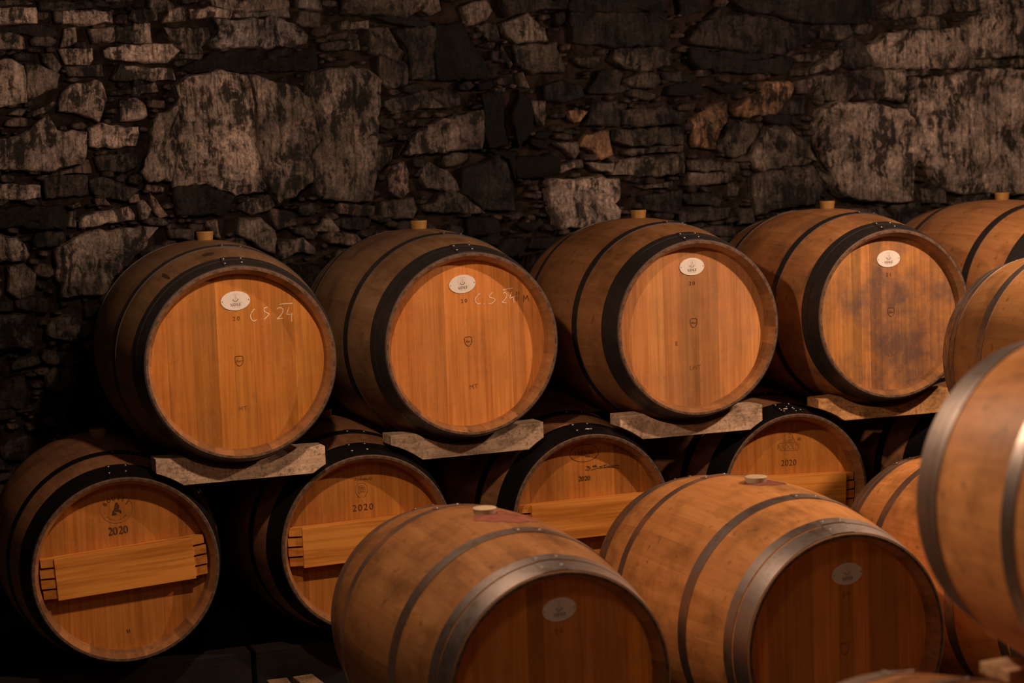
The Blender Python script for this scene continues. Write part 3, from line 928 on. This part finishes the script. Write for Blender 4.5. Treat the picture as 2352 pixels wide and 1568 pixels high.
def stamp(B, s, px, py, h, mat='burn', spacing=1.0, style='sans', sx=1.0, bold=1.0, name='branded_number'):
    x, z = px_local(B, px, py); mb = MB()
    if style == 'sans': sans_into(mb, s, x, z, h, B.YM, B.prl, spacing, sx)
    else: serif(mb, s, x, z, h, B.YM, B.prl, .08, bold, sx)
    return on_head(B, name, mb, MAT[mat])
def shield(B, px, py, w=.024, h=.030, mat='burn', text=True):
    x, z = px_local(B, px, py); mb = MB(); ca, sa = math.cos(B.prl), math.sin(B.prl)
    def tr(u, v): return (x + u * ca - v * sa, z + u * sa + v * ca)
    a, b = w / 2, h / 2
    pts = [(0, b), (a * .7, b * .97), (a, b * .8), (a, 0), (a * .8, -b * .5), (a * .4, -b * .85), (0, -b), (-a * .4, -b * .85), (-a * .8, -b * .5), (-a, 0), (-a, b * .8), (-a * .7, b * .97), (0, b)]
    ribbon(mb, [tr(*p) for p in pts], [.0017] * len(pts), B.YM)
    if text: sans_into(mb, 'Elan', *tr(0, .001), .0075, B.YM, B.prl, 1.0, 1.0)
    on_head(B, 'branded_shield', mb, MAT[mat])
def chalk(B, strokes, ox, oy, k, w=.0029, mat='chalk', name='chalk_writing'):
    mb = MB()
    for st in strokes:
        pts = [px_local(B, ox + x / k, oy + y / k) for x, y in st]
        # smooth the written line
        P = []
        for i in range(len(pts) - 1):
            p0, p1, p2, p3 = pts[max(0, i - 1)], pts[i], pts[i + 1], pts[min(len(pts) - 1, i + 2)]
            for q in range(5):
                u = q / 5
                P.append(tuple(.5 * (2 * p1[c] + (p2[c] - p0[c]) * u + (2 * p0[c] - 5 * p1[c] + 4 * p2[c] - p3[c]) * u * u + (3 * p1[c] - p0[c] - 3 * p2[c] + p3[c]) * u ** 3) for c in (0, 1)))
        P.append(pts[-1])
        ribbon(mb, P, [w * random.uniform(.75, 1.2) for _ in P], B.YM)
    return on_head(B, name, mb, MAT[mat])

ZU, ZL = 1.10, .4991
GU, GLO, GB = None, None, None
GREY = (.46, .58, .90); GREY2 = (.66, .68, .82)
U1 = barrel('U', 1.2542, 5.5583, ZU, -.85, 'far left upper row barrel chalked C S 24 without a dot', GU, 1, GREY, (1.06, 1.0, .85), .12, .0, boards=8)
U2 = barrel('U', 1.9998, 5.6156, ZU, .80, 'upper row barrel chalked C.S 24 with a dot, dark smudge beside it', GU, 2, GREY, (1.18, 1.12, 1.35), .08, .0, boards=9)
U3 = barrel('U', 2.7767, 5.6010, ZU, -1.47, 'upper row oak barrel with white plaque and number 20 but no chalk writing', GU, 3, GREY2, (1.04, 1.14, 1.85), .22, .0, boards=10)
U4 = barrel('U', 3.5100, 5.5916, ZU, -2.52, 'upper row barrel with grey stained head stamped 21, right of the unchalked one', GU, 4, (1.05, 1.02, 1.12), (.98, 1.08, 1.6), .8, .0, boards=11)
U5 = barrel('U', 4.2885, 5.5974, ZU, .97, 'last back upper barrel against the wall at right edge, head hidden', GU, 5, (.95, .95, 1.1), (1, 1, 1), .2)
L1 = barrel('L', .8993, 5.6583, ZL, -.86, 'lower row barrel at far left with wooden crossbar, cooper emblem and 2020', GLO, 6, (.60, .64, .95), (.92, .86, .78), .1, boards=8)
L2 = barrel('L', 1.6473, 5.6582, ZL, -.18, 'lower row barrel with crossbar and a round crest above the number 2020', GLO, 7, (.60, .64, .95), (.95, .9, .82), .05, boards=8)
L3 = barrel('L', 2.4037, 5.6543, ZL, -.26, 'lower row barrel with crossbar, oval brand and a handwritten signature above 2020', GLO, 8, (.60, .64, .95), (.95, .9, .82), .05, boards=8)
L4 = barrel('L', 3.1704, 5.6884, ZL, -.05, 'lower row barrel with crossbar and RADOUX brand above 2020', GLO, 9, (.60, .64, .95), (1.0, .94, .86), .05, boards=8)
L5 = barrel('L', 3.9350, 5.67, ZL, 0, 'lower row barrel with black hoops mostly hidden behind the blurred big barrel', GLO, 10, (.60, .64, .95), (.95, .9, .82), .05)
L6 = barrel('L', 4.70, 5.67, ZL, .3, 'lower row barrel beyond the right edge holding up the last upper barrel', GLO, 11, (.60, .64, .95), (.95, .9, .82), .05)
ZB = .4138
BODY = (1.04, 1.02, 1.05)
B1 = barrel('B', 1.6683, 4.1430, ZB, 1.2, 'front row barrel with wine stained top and white plaque at bottom centre', GB, 12, (.66, .68, .76), (1.35, 1.32, 1.25), .08, boards=9)
B2 = barrel('B', 2.4705, 4.1810, ZB, .2, 'front row barrel with cream bung and white plaque right of the wine stained one', GB, 13, (1.16, 1.15, 1.15), (1.35, 1.32, 1.25), .05, boards=9)
B3 = barrel('B', 3.2606, 4.1438, ZB, -.6, 'front row barrel behind the plaque barrels, its head hidden by the big blurred barrel', GB, 14, (1.42, 1.36, 1.3), (.8, .74, .66), .1)
B4 = barrel('B', 4.06, 4.15, ZB, 0, 'front row barrel beyond the right edge under the stacked one', GB, 15, BODY, (.8, .74, .66), .1)
UB = barrel('B', 3.655, 4.16, 1.00, -.5, 'barrel stacked on the front row at right edge, grey hoops at its near left end', GB, 16, (.72, .76, .82), (.8, .74, .66), .1)
ZC = .400
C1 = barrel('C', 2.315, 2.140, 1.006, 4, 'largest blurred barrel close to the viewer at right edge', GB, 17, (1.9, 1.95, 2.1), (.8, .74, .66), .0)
C2 = barrel('B', 1.865, 2.130, ZC, 0, 'nearest lower barrel, only its grey rim showing at the bottom edge', GB, 18, BODY, (.8, .74, .66), .05)
C3 = barrel('B', 2.665, 2.130, ZC, 0, 'nearest lower barrel beyond the right edge under the big blurred one', GB, 19, BODY, (.8, .74, .66), .05)
for B, r in ((U1, .037), (U2, .079), (U3, .014), (U4, .014), (L1, .055), (L2, .01), (L3, 0), (L4, -.05), (B1, .05), (B2, .04)): B.prl = r

plaque(U1, 540.5, 690.5); plaque(U2, 1061.5, 652); plaque(U3, 1588.5, 612); plaque(U4, 2040, 594); plaque(B1, 1284, 1399); plaque(B2, 1945, 1317)
stamp(U1, '20', 542.5, 731, .0125, spacing=1.5); stamp(U2, '20', 1065.5, 690.5, .0125, spacing=1.5)
stamp(U3, '20', 1589, 650, .0125, spacing=1.5); stamp(U4, '21', 2041, 630, .0125, spacing=1.5)
stamp(B1, '20', 1283, 1448, .0125, 'burn2', 1.5); stamp(B2, '20', 1943, 1364, .0125, 'burn2', 1.5)
shield(U1, 549.5, 829); shield(U2, 1075.5, 784); shield(U3, 1593, 741.5); shield(U4, 2046.5, 716.5); shield(B2, 1940, 1490, mat='burn2', text=False)
stamp(U1, 'MT', 558, 937, .013, 'burn2', 1.1, name='branded_letters'); stamp(U2, 'MT', 1088, 887, .015, 'burn2', 1.1, name='branded_letters')
stamp(U3, 'LMT', 1597, 843, .015, 'burn2', 1.1, name='branded_letters'); stamp(U4, 'LMT', 2051, 812, .014, 'burn2', 1.1, name='branded_letters')
stamp(U3, 'II', 1553.5, 788, .016, 'burn2', .9, name='branded_letters')
chalk(U1, [[(1065, 665), (1010, 710), (960, 800), (955, 860), (985, 940), (1030, 968), (1070, 965), (1110, 935)],
           [(1400, 615), (1330, 635), (1305, 670), (1315, 720), (1360, 755), (1420, 780), (1425, 810), (1380, 860), (1330, 910), (1300, 930)],
           [(1630, 670), (1670, 640), (1740, 635), (1785, 665), (1790, 720), (1750, 800), (1690, 870), (1630, 920)], [(1630, 920), (1710, 912), (1790, 905)],
           [(1945, 625), (1910, 710), (1885, 800)], [(1885, 800), (1960, 802), (2045, 800)], [(2020, 760), (2010, 860), (2010, 990)], [(1700, 545), (1870, 528), (2035, 520)]], 490, 650, 11.2)
chalk(U2, [[(950, 655), (910, 670), (860, 730), (835, 790), (845, 850), (885, 895), (925, 895), (960, 875)], [(1050, 885), (1035, 910)],
           [(1240, 620), (1190, 670), (1160, 710), (1180, 745), (1250, 765), (1295, 790), (1280, 830), (1220, 880), (1150, 900)],
           [(1480, 670), (1510, 630), (1545, 635), (1575, 680), (1560, 740), (1510, 810), (1455, 860)], [(1455, 860), (1580, 880)],
           [(1690, 620), (1660, 690), (1635, 765)], [(1635, 765), (1700, 745), (1775, 715)], [(1735, 740), (1730, 800), (1740, 865)], [(1480, 575), (1570, 550), (1725, 525)]], 1010, 610, 10.226)
chalk(U2, [[(1800, 600), (1790, 700), (1800, 820)], [(1850, 600), (1840, 800)], [(1960, 850), (1970, 690)], [(1970, 690), (2010, 780), (2050, 690)], [(2050, 690), (2085, 830)]], 1010, 610, 10.226, .004, 'burn2', 'faded_writing')

# brands of the lower row
YM = L1.YM
x, z = px_local(L1, 267.5, 1168); mb = MB()
for c, ang in zip('BOUTES', (148, 124, 101, 79, 56, 32)):
    a = math.radians(ang); serif(mb, c, x + .0385 * math.cos(a), z - .001 + .0335 * math.sin(a), .0115, YM, a - math.pi / 2 + .05, 0, 1.1)
poly = [(720, 330), (690, 400), (680, 480), (660, 560), (610, 640), (600, 750), (640, 760), (750, 730), (760, 690), (640, 660), (700, 630), (840, 640), (900, 690), (920, 650), (880, 570), (790, 560), (830, 520), (840, 430), (800, 390), (790, 330)]
pp = [px_local(L1, 215 + u / 14.25, 1130 + v / 14.25) for u, v in poly]
mb.add([(u, YM, v) for u, v in pp], [tuple(range(len(pp)))])
on_head(L1, 'branded_emblem', mb, MAT['burn'])
mb = MB()
for i in range(11):
    if i == 5: continue
    a = math.radians(222 + i * 9.6); serif(mb, 'BORDEAUXSUD'[i], x + .036 * math.cos(a), z + .033 * math.sin(a), .0055, YM, a + math.pi / 2, 0, 1.0)
ribbon(mb, [(x + .0475 * math.cos(math.radians(q)), z + .0425 * math.sin(math.radians(q))) for q in range(0, 361, 10)], [.0011] * 37, YM)
on_head(L1, 'branded_ring', mb, MAT['burn2'])
stamp(L1, '2020', 272, 1217.5, .0225, style='serif', bold=1.15, sx=.95)
stamp(L1, 'M', 295, 1448, .010, style='serif', bold=1.3, name='branded_letters')

chalk(L2, [[(480, 300), (440, 330), (470, 360), (440, 400), (415, 395)], [(500, 340), (490, 390), (520, 390), (550, 330), (530, 400), (480, 490)], [(570, 390), (640, 240), (600, 380)], [(610, 340), (620, 370), (660, 330)],
           [(670, 370), (700, 330), (690, 365), (720, 360)], [(770, 320), (730, 350), (750, 370), (790, 320), (785, 370)], [(820, 320), (820, 370), (850, 350)], [(870, 370), (880, 310), (920, 310), (930, 370), (985, 290)]], 785, 1075, 14.25, .0026, 'burn2', 'branded_name')
x, z = px_local(L2, 830.5, 1124); mb = MB()
for rx, w in ((.020, .0014), (.0125, .001)):
    ribbon(mb, [(x + rx * math.cos(math.radians(q)), z + rx * 1.08 * math.sin(math.radians(q))) for q in range(-60, 245, 8)], [w] * 39, YM)
for u0, v0, u1, v1 in ((-.008, -.012, -.006, .012), (-.004, .008, .006, .008), (-.003, .002, .007, .004), (-.003, -.005, .006, -.004), (.006, -.008, .007, .008), (-.002, -.009, .001, .010), (-.014, -.02, -.004, -.024), (.014, -.02, .004, -.024)):
    ribbon(mb, [(x + u0, z + v0), (x + u1, z + v1)], [.0022] * 2, YM)
on_head(L2, 'branded_crest', mb, MAT['burn2'])
stamp(L2, '2020', 833.5, 1164, .0210, spacing=1.25)

x, z = px_local(L3, 1341.5, 1040); mb = MB()
ribbon(mb, [(x + .050 * math.cos(math.radians(q)), z + .0285 * math.sin(math.radians(q))) for q in range(0, 361, 8)], [.0016] * 46, YM)
serif(mb, 'TARNAU', x, z + .002, .012, YM, 0, .2, 1.1)
serif(mb, '1960', x + .012, z - .012, .006, YM, 0, .2, 1.1)
on_head(L3, 'branded_oval', mb, MAT['burn'])
chalk(L3, [[(880, 950), (990, 955), (930, 1000), (1035, 1000), (990, 1070), (940, 1080), (850, 1075)], [(1110, 940), (1240, 930)], [(1130, 985), (1150, 920), (1180, 980)], [(1200, 980), (1220, 900), (1240, 970), (1290, 960)],
           [(1350, 960), (1390, 950), (1400, 970), (1440, 940), (1460, 965)], [(1490, 910), (1630, 890)], [(1570, 900), (1530, 980), (1600, 980)], [(1610, 960), (1650, 930), (1680, 960), (1710, 930), (1740, 955), (1780, 930), (1820, 950), (1850, 925), (1890, 950), (1930, 905), (1950, 945), (2000, 900), (2020, 940), (2080, 920)],
           [(1060, 1080), (1300, 1020), (1600, 985), (1850, 985), (2080, 1020)]], 1290, 1010, 15.68, .0022, 'burn', 'signature')
stamp(L3, '2020', 1342.5, 1098, .0150, style='serif', bold=1.35, sx=1.0)

x, z = px_local(L4, 1811.5, 1025); mb = MB()
serif(mb, 'RADOUX', x, z, .0155, YM, L4.prl, .05, 1.0, 1.05)
for dz in (-.0125, .0125):
    ribbon(mb, [(x - .037, z + dz + .002), (x + .037, z + dz - .002)], [.0012] * 2, YM)
for pts in ([(-.024, .013), (-.016, .030), (-.012, .042)], [(-.018, .013), (-.012, .032)], [(-.010, .013), (-.012, .028)], [(.026, .013), (.018, .030), (.014, .040)], [(.018, .013), (.013, .032)],
            [(-.006, .016), (.012, .016)], [(-.006, .020), (.010, .021)], [(-.005, .024), (.010, .025)], [(-.004, .016), (-.004, .026)], [(.003, .016), (.003, .026)], [(.010, .016), (.010, .026)], [(-.002, .031), (.008, .032)], [(0, .035), (.007, .037), (.008, .043), (.003, .046)]):
    ribbon(mb, [(x + u, z + v) for u, v in pts], [.0022] * len(pts), YM)
for pts in ([(.036, .020), (.048, .019)], [(.037, .020), (.037, .028)], [(.042, .020), (.042, .030)], [(.047, .020), (.047, .028)], [(.039, .022), (.039, .029)], [(.0445, .022), (.0445, .029)]):
    ribbon(mb, [(x + u, z + v) for u, v in pts], [.0018] * len(pts), YM)
on_head(L4, 'branded_emblem', mb, MAT['burn2'])
stamp(L4, '2020', 1811.5, 1061.5, .0215, spacing=1.1, sx=.95)

# crossbars on the lower heads: notched ends pinned under the chime
def crossbar(B, half, h, roll, dz=0.0, seed=0):
    y0, y1, ye = .020 - LEN / 2, RECESS['L'] - .001 - LEN / 2, .034 - LEN / 2
    mb = MB(); mb.box(-half, half, y0, y1, -h / 2, h / 2)
    bar = obj('crossbar', mb.build('crossbar', MAT['pine'], bevel=.0015), B.e, (0, 0, B.zc + dz), (0, -roll, 0))
    n = 4; pitch = h / n
    for side in (-1, 1):
        for i in range(n):
            zt = h / 2 - i * pitch
            z0, z1 = zt - pitch * .80, zt
            lim = math.sqrt(max(.01, (head_r(B.T) - .003) ** 2 - max(abs(z0), abs(z1)) ** 2))
            xa, xb = half - .001, min(lim, half + .042)
            if xb - xa < .012: continue
            m = MB()
            # finger: thick near the bar, slanting down to a thinner tip
            vs = [(xa, ye - .008, z0), (xb, ye + .004, z0), (xb, ye + .004, z1), (xa, ye - .008, z1), (xa, y1, z0), (xb, y1, z0), (xb, y1, z1), (xa, y1, z1)]
            if side < 0: vs = [(-u, v, w) for u, v, w in vs]
            fs = [(0, 1, 2, 3), (7, 6, 5, 4), (0, 4, 5, 1), (1, 5, 6, 2), (2, 6, 7, 3), (3, 7, 4, 0)]
            if side < 0: fs = [f[::-1] for f in fs]
            m.add(vs, fs)
            obj('bar_finger', m.build('bar_finger', MAT['pine']), bar)
    return bar
crossbar(L1, .205, .126, .055); crossbar(L2, .205, .124, .012, .006); crossbar(L3, .205, .124, .0); crossbar(L4, .205, .126, -.05); crossbar(L5, .205, .124, 0); crossbar(L6, .205, .124, 0)
# pale tag discs and studs on two black hoops
def hoop_disc(B, s, an, big=True):
    rr = prof(B.T, s) + .004
    o = obj('hoop_tag' if big else 'stud', DISC if big else RIVET, B.e, (rr * math.sin(an), s - LEN / 2, B.zc + rr * math.cos(an)), (0, an, 0))
    return o
hoop_disc(L3, .04, .02); hoop_disc(L4, .045, -.04)
for s, an in ((.03, -.09), (.055, -.10), (.02, .05), (.05, .06), (.06, .0), (.03, .13)): hoop_disc(L4, s, an, False)

# ---------------------------------------------------------------- timbers that carry the barrels
def cradle_plank(B, lower, s0, s1, label, seed=0, color=(1, 1, 1), bot=-.360, top=-.277):
    """a sawn plank: hollowed on top for the barrel it carries, its lower corners cut to lie on the two barrels below"""
    T = B.T; R = max(prof(T, s0), prof(T, s1)) + (.0085 if s0 < .29 and s1 > .2 else .0045)
    rnd = random.Random(seed)
    a1 = math.acos(min(1, -top / R))
    curve = [(R * math.sin(a1 - 2 * a1 * i / 12), -R * math.cos(a1 - 2 * a1 * i / 12)) for i in range(13)]
    ends = []
    for Q in lower:
        d = (Q.fc - B.fc); dy, dz = d.dot(B.n), d.z
        ss = [min(LEN, max(0, s - dy)) for s in (s0, (s0 + s1) / 2, s1)]
        dx = min(abs((d + Q.n * s - B.n * s).dot(B.right)) for s in ss)
        r = max(prof(Q.T, s) for s in ss) + (.0075 if s0 < .4 else .0165)
        w = .258
        def zc(x): return dz + math.sqrt(max(1e-6, r * r - (x - abs(dx)) ** 2))
        while zc(w) > top - .02: w -= .004
        xb = max(.04, abs(dx) - math.sqrt(max(1e-6, r * r - (bot - dz) ** 2)))
        ends.append([(xb + (w - xb) * i / 4, max(bot, zc(xb + (w - xb) * i / 4))) for i in range(5)])
    L, Rr = ends
    poly = [(-x, z) for x, z in L[::-1]] + Rr + [(Rr[-1][0], top + rnd.uniform(-.003, .003))] + curve + [(-L[-1][0], top + rnd.uniform(-.003, .003))]
    mb = MB(); mb.prism(poly, s0 - LEN / 2, s1 - LEN / 2)
    me = mb.build('cradle_plank', MAT['timber'], bevel=.002)
    o = obj('cradle_plank', me, None, color=color)
    me.transform(Matrix.Translation((0, -(s0 + s1) / 2 + LEN / 2, -bot)))
    o.location = Vector((B.e.location.x, B.e.location.y, B.e.location.z + T['R'] + bot)) + B.n * ((s0 + s1) / 2 - LEN / 2)
    o.rotation_euler = (0, 0, B.e.rotation_euler.z)
    tag(o, label, 'plank')
    return o
ROWL = [L1, L2, L3, L4, L5, L6]
for k, (B, lab, col) in enumerate((
        (U1, 'pale timber plank under the front of the far left upper barrel', (1.22, 1.14, 1.06, .75)),
        (U2, 'stained timber plank under the front of the barrel chalked C.S 24 with a dot', (.92, .88, .82, .55)),
        (U3, 'pale speckled timber plank under the front of the unchalked barrel stamped 20', (1.2, 1.1, 1.02, .65)),
        (U4, 'orange brown mouldy timber plank under the front of the barrel stamped 21', (1.15, .80, .42, .35)),
        (U5, 'timber plank under the front of the last back upper barrel', (1, 1, 1)))):
    cradle_plank(B, ROWL[k:k + 2], .075, .160, lab, k + 1, col)
    cradle_plank(B, ROWL[k:k + 2], .79, .875, 'rear timber plank hidden under the back of the ' + ('far left upper barrel', 'upper barrel chalked with a dot', 'upper barrel stamped 20 without chalk', 'upper barrel stamped 21', 'last back upper barrel')[k], 20 + k)
cradle_plank(UB, (B3, B4), .075, .160, 'front timber plank under the barrel stacked at the right edge', 31)
cradle_plank(UB, (B3, B4), .79, .875, 'rear timber plank under the barrel stacked at the right edge', 32)
cradle_plank(C1, (C2, C3), .075, .160, 'front timber plank under the largest blurred barrel', 33)
cradle_plank(C1, (C2, C3), .79, .875, 'timber plank end under the largest blurred barrel at the bottom right corner', 34, (1.1, .95, .75), -.385, -.300)

def rail(x0, x1, y0, y1, h, label):
    mb = MB(); mb.box((x0 - x1) / 2, (x1 - x0) / 2, (y0 - y1) / 2, (y1 - y0) / 2, 0, h)
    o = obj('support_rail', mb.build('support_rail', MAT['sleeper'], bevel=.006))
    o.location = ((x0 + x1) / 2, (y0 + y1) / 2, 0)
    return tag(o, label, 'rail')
hL = lambda s: ZL - prof(TYPES['L'], s) - .0035
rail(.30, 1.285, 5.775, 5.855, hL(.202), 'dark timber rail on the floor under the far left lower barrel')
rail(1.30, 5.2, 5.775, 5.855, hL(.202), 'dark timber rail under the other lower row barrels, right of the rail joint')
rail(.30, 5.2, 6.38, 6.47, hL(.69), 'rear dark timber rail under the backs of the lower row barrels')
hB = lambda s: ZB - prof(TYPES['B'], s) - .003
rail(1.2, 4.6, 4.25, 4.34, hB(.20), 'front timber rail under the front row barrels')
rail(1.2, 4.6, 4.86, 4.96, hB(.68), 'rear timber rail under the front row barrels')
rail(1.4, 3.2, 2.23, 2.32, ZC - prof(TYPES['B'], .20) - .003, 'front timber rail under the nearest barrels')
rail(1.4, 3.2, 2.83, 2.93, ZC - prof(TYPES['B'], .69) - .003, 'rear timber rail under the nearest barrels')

def floor_pt(px, py, z): 
    d = ray(px, py); return CAM + d * ((z - CAM.z) / d.z)
# two sawn blocks and broken stones on the floor in front of the rail
for k, (px, py, lab) in enumerate(((636, 1550, 'left one of two pale sawn wood blocks on the floor at the bottom edge'), (706, 1548, 'right one of two pale sawn wood blocks, next to the wine stained barrel'))):
    p = floor_pt(px, py, .10)
    mb = MB(); mb.box(-.032, .032, -.06, .06, 0, .085)
    o = obj('wood_block', mb.build('wood_block', MAT['timber'], bevel=.003), None, color=(.60, .48, .36, .7))
    o.location = (p.x, min(p.y + .05, 5.70), 0); o.rotation_euler = (0, 0, -.05 + .1 * k)
    tag(o, lab, 'block')
def loose_stone(px, py, size, seed, lab, z=.0):
    bm = bmesh.new(); bmesh.ops.create_icosphere(bm, subdivisions=2, radius=1)
    rnd = random.Random(seed); sx, sy, sz = size * rnd.uniform(.8, 1.5), size * rnd.uniform(.7, 1.1), size * rnd.uniform(.4, .75)
    for v in bm.verts:
        d = 1 + noise.noise(v.co * 1.3 + Vector((seed, 0, 0))) * .45
        v.co = Vector((round(v.co.x * d * 2.2) / 2.2 * .5 + v.co.x * d * .5, v.co.y * d, v.co.z * d))
        v.co = Vector((v.co.x * sx, v.co.y * sy, v.co.z * sz))
    lo = min(v.co.z for v in bm.verts)
    for v in bm.verts: v.co.z -= lo
    me = bpy.data.meshes.new('loose_stone'); bm.to_mesh(me); bm.free(); me.materials.append(MAT['stone'])
    o = obj('loose_stone', me, None, color=stone_color(.28, 'g'))
    o.location = (px, py, z); o.rotation_euler = (0, 0, rnd.uniform(0, 6))
    tag(o, lab, 'stone', 'broken stones on the floor by the rail')
LS = 'dark broken stone lying in front of the rail left of the wine stained barrel'
placed = []
for k in range(200):
    x, y, sz = rnd.uniform(.86, 1.42), rnd.uniform(5.50, 5.72), rnd.uniform(.022, .046)
    if any(math.hypot(x - q[0], y - q[1]) < 1.7 * (sz + q[2]) for q in placed) or len(placed) >= 14: continue
    if y + sz * 1.4 > 5.77 or any(abs(x - o.location.x) < .045 + sz * 1.6 and abs(y - o.location.y) < .07 + sz * 1.3 for o in bpy.data.objects if o.name.startswith('wood_block')): continue
    placed.append((x, y, sz)); loose_stone(x, y, sz, 60 + k, LS)

# stains on the staves: wine round the bungs, old spills
def stain(B, s, an, ls, la, seed, mat='stain', name='wine_stain'):
    mb = MB(); n = 36; K = 5
    def pt(k, i):
        t = 6.2832 * i / n
        q = k / K * (1 + .32 * noise.noise(Vector((math.cos(t) * 1.3 + seed, math.sin(t) * 1.3, seed))) + .16 * noise.noise(Vector((math.cos(t) * 4 + seed, math.sin(t) * 4, 3))))
        ss = s + ls * q * math.sin(t); r = prof(B.T, ss) + .0007
        return P3(ss, r, an + la * q * math.cos(t))
    vs = [P3(s, prof(B.T, s) + .0007, an)] + [pt(k, i) for k in range(1, K + 1) for i in range(n)]
    fs = [(0, 1 + (i + 1) % n, 1 + i) for i in range(n)] + [(1 + k * n + i, 1 + k * n + (i + 1) % n, 1 + (k + 1) * n + (i + 1) % n, 1 + (k + 1) * n + i) for k in range(K - 1) for i in range(n)]
    mb.add(vs, fs)
    me = mb.build(name, MAT[mat], smooth=True)
    bm = bmesh.new(); bm.from_mesh(me); bmesh.ops.recalc_face_normals(bm, faces=bm.faces); bm.to_mesh(me); bm.free()
    obj(name, me, B.e, (0, 0, B.zc))
stain(B1, .425, .12, .080, .24, 1.0)
stain(B2, .455, .05, .045, .16, 2.0)
stain(U1, .165, -.16, .018, .06, 3.0, 'oil', 'dark_stain')
stain(U1, .150, -.62, .035, .02, 4.0, 'oil', 'dark_stain')
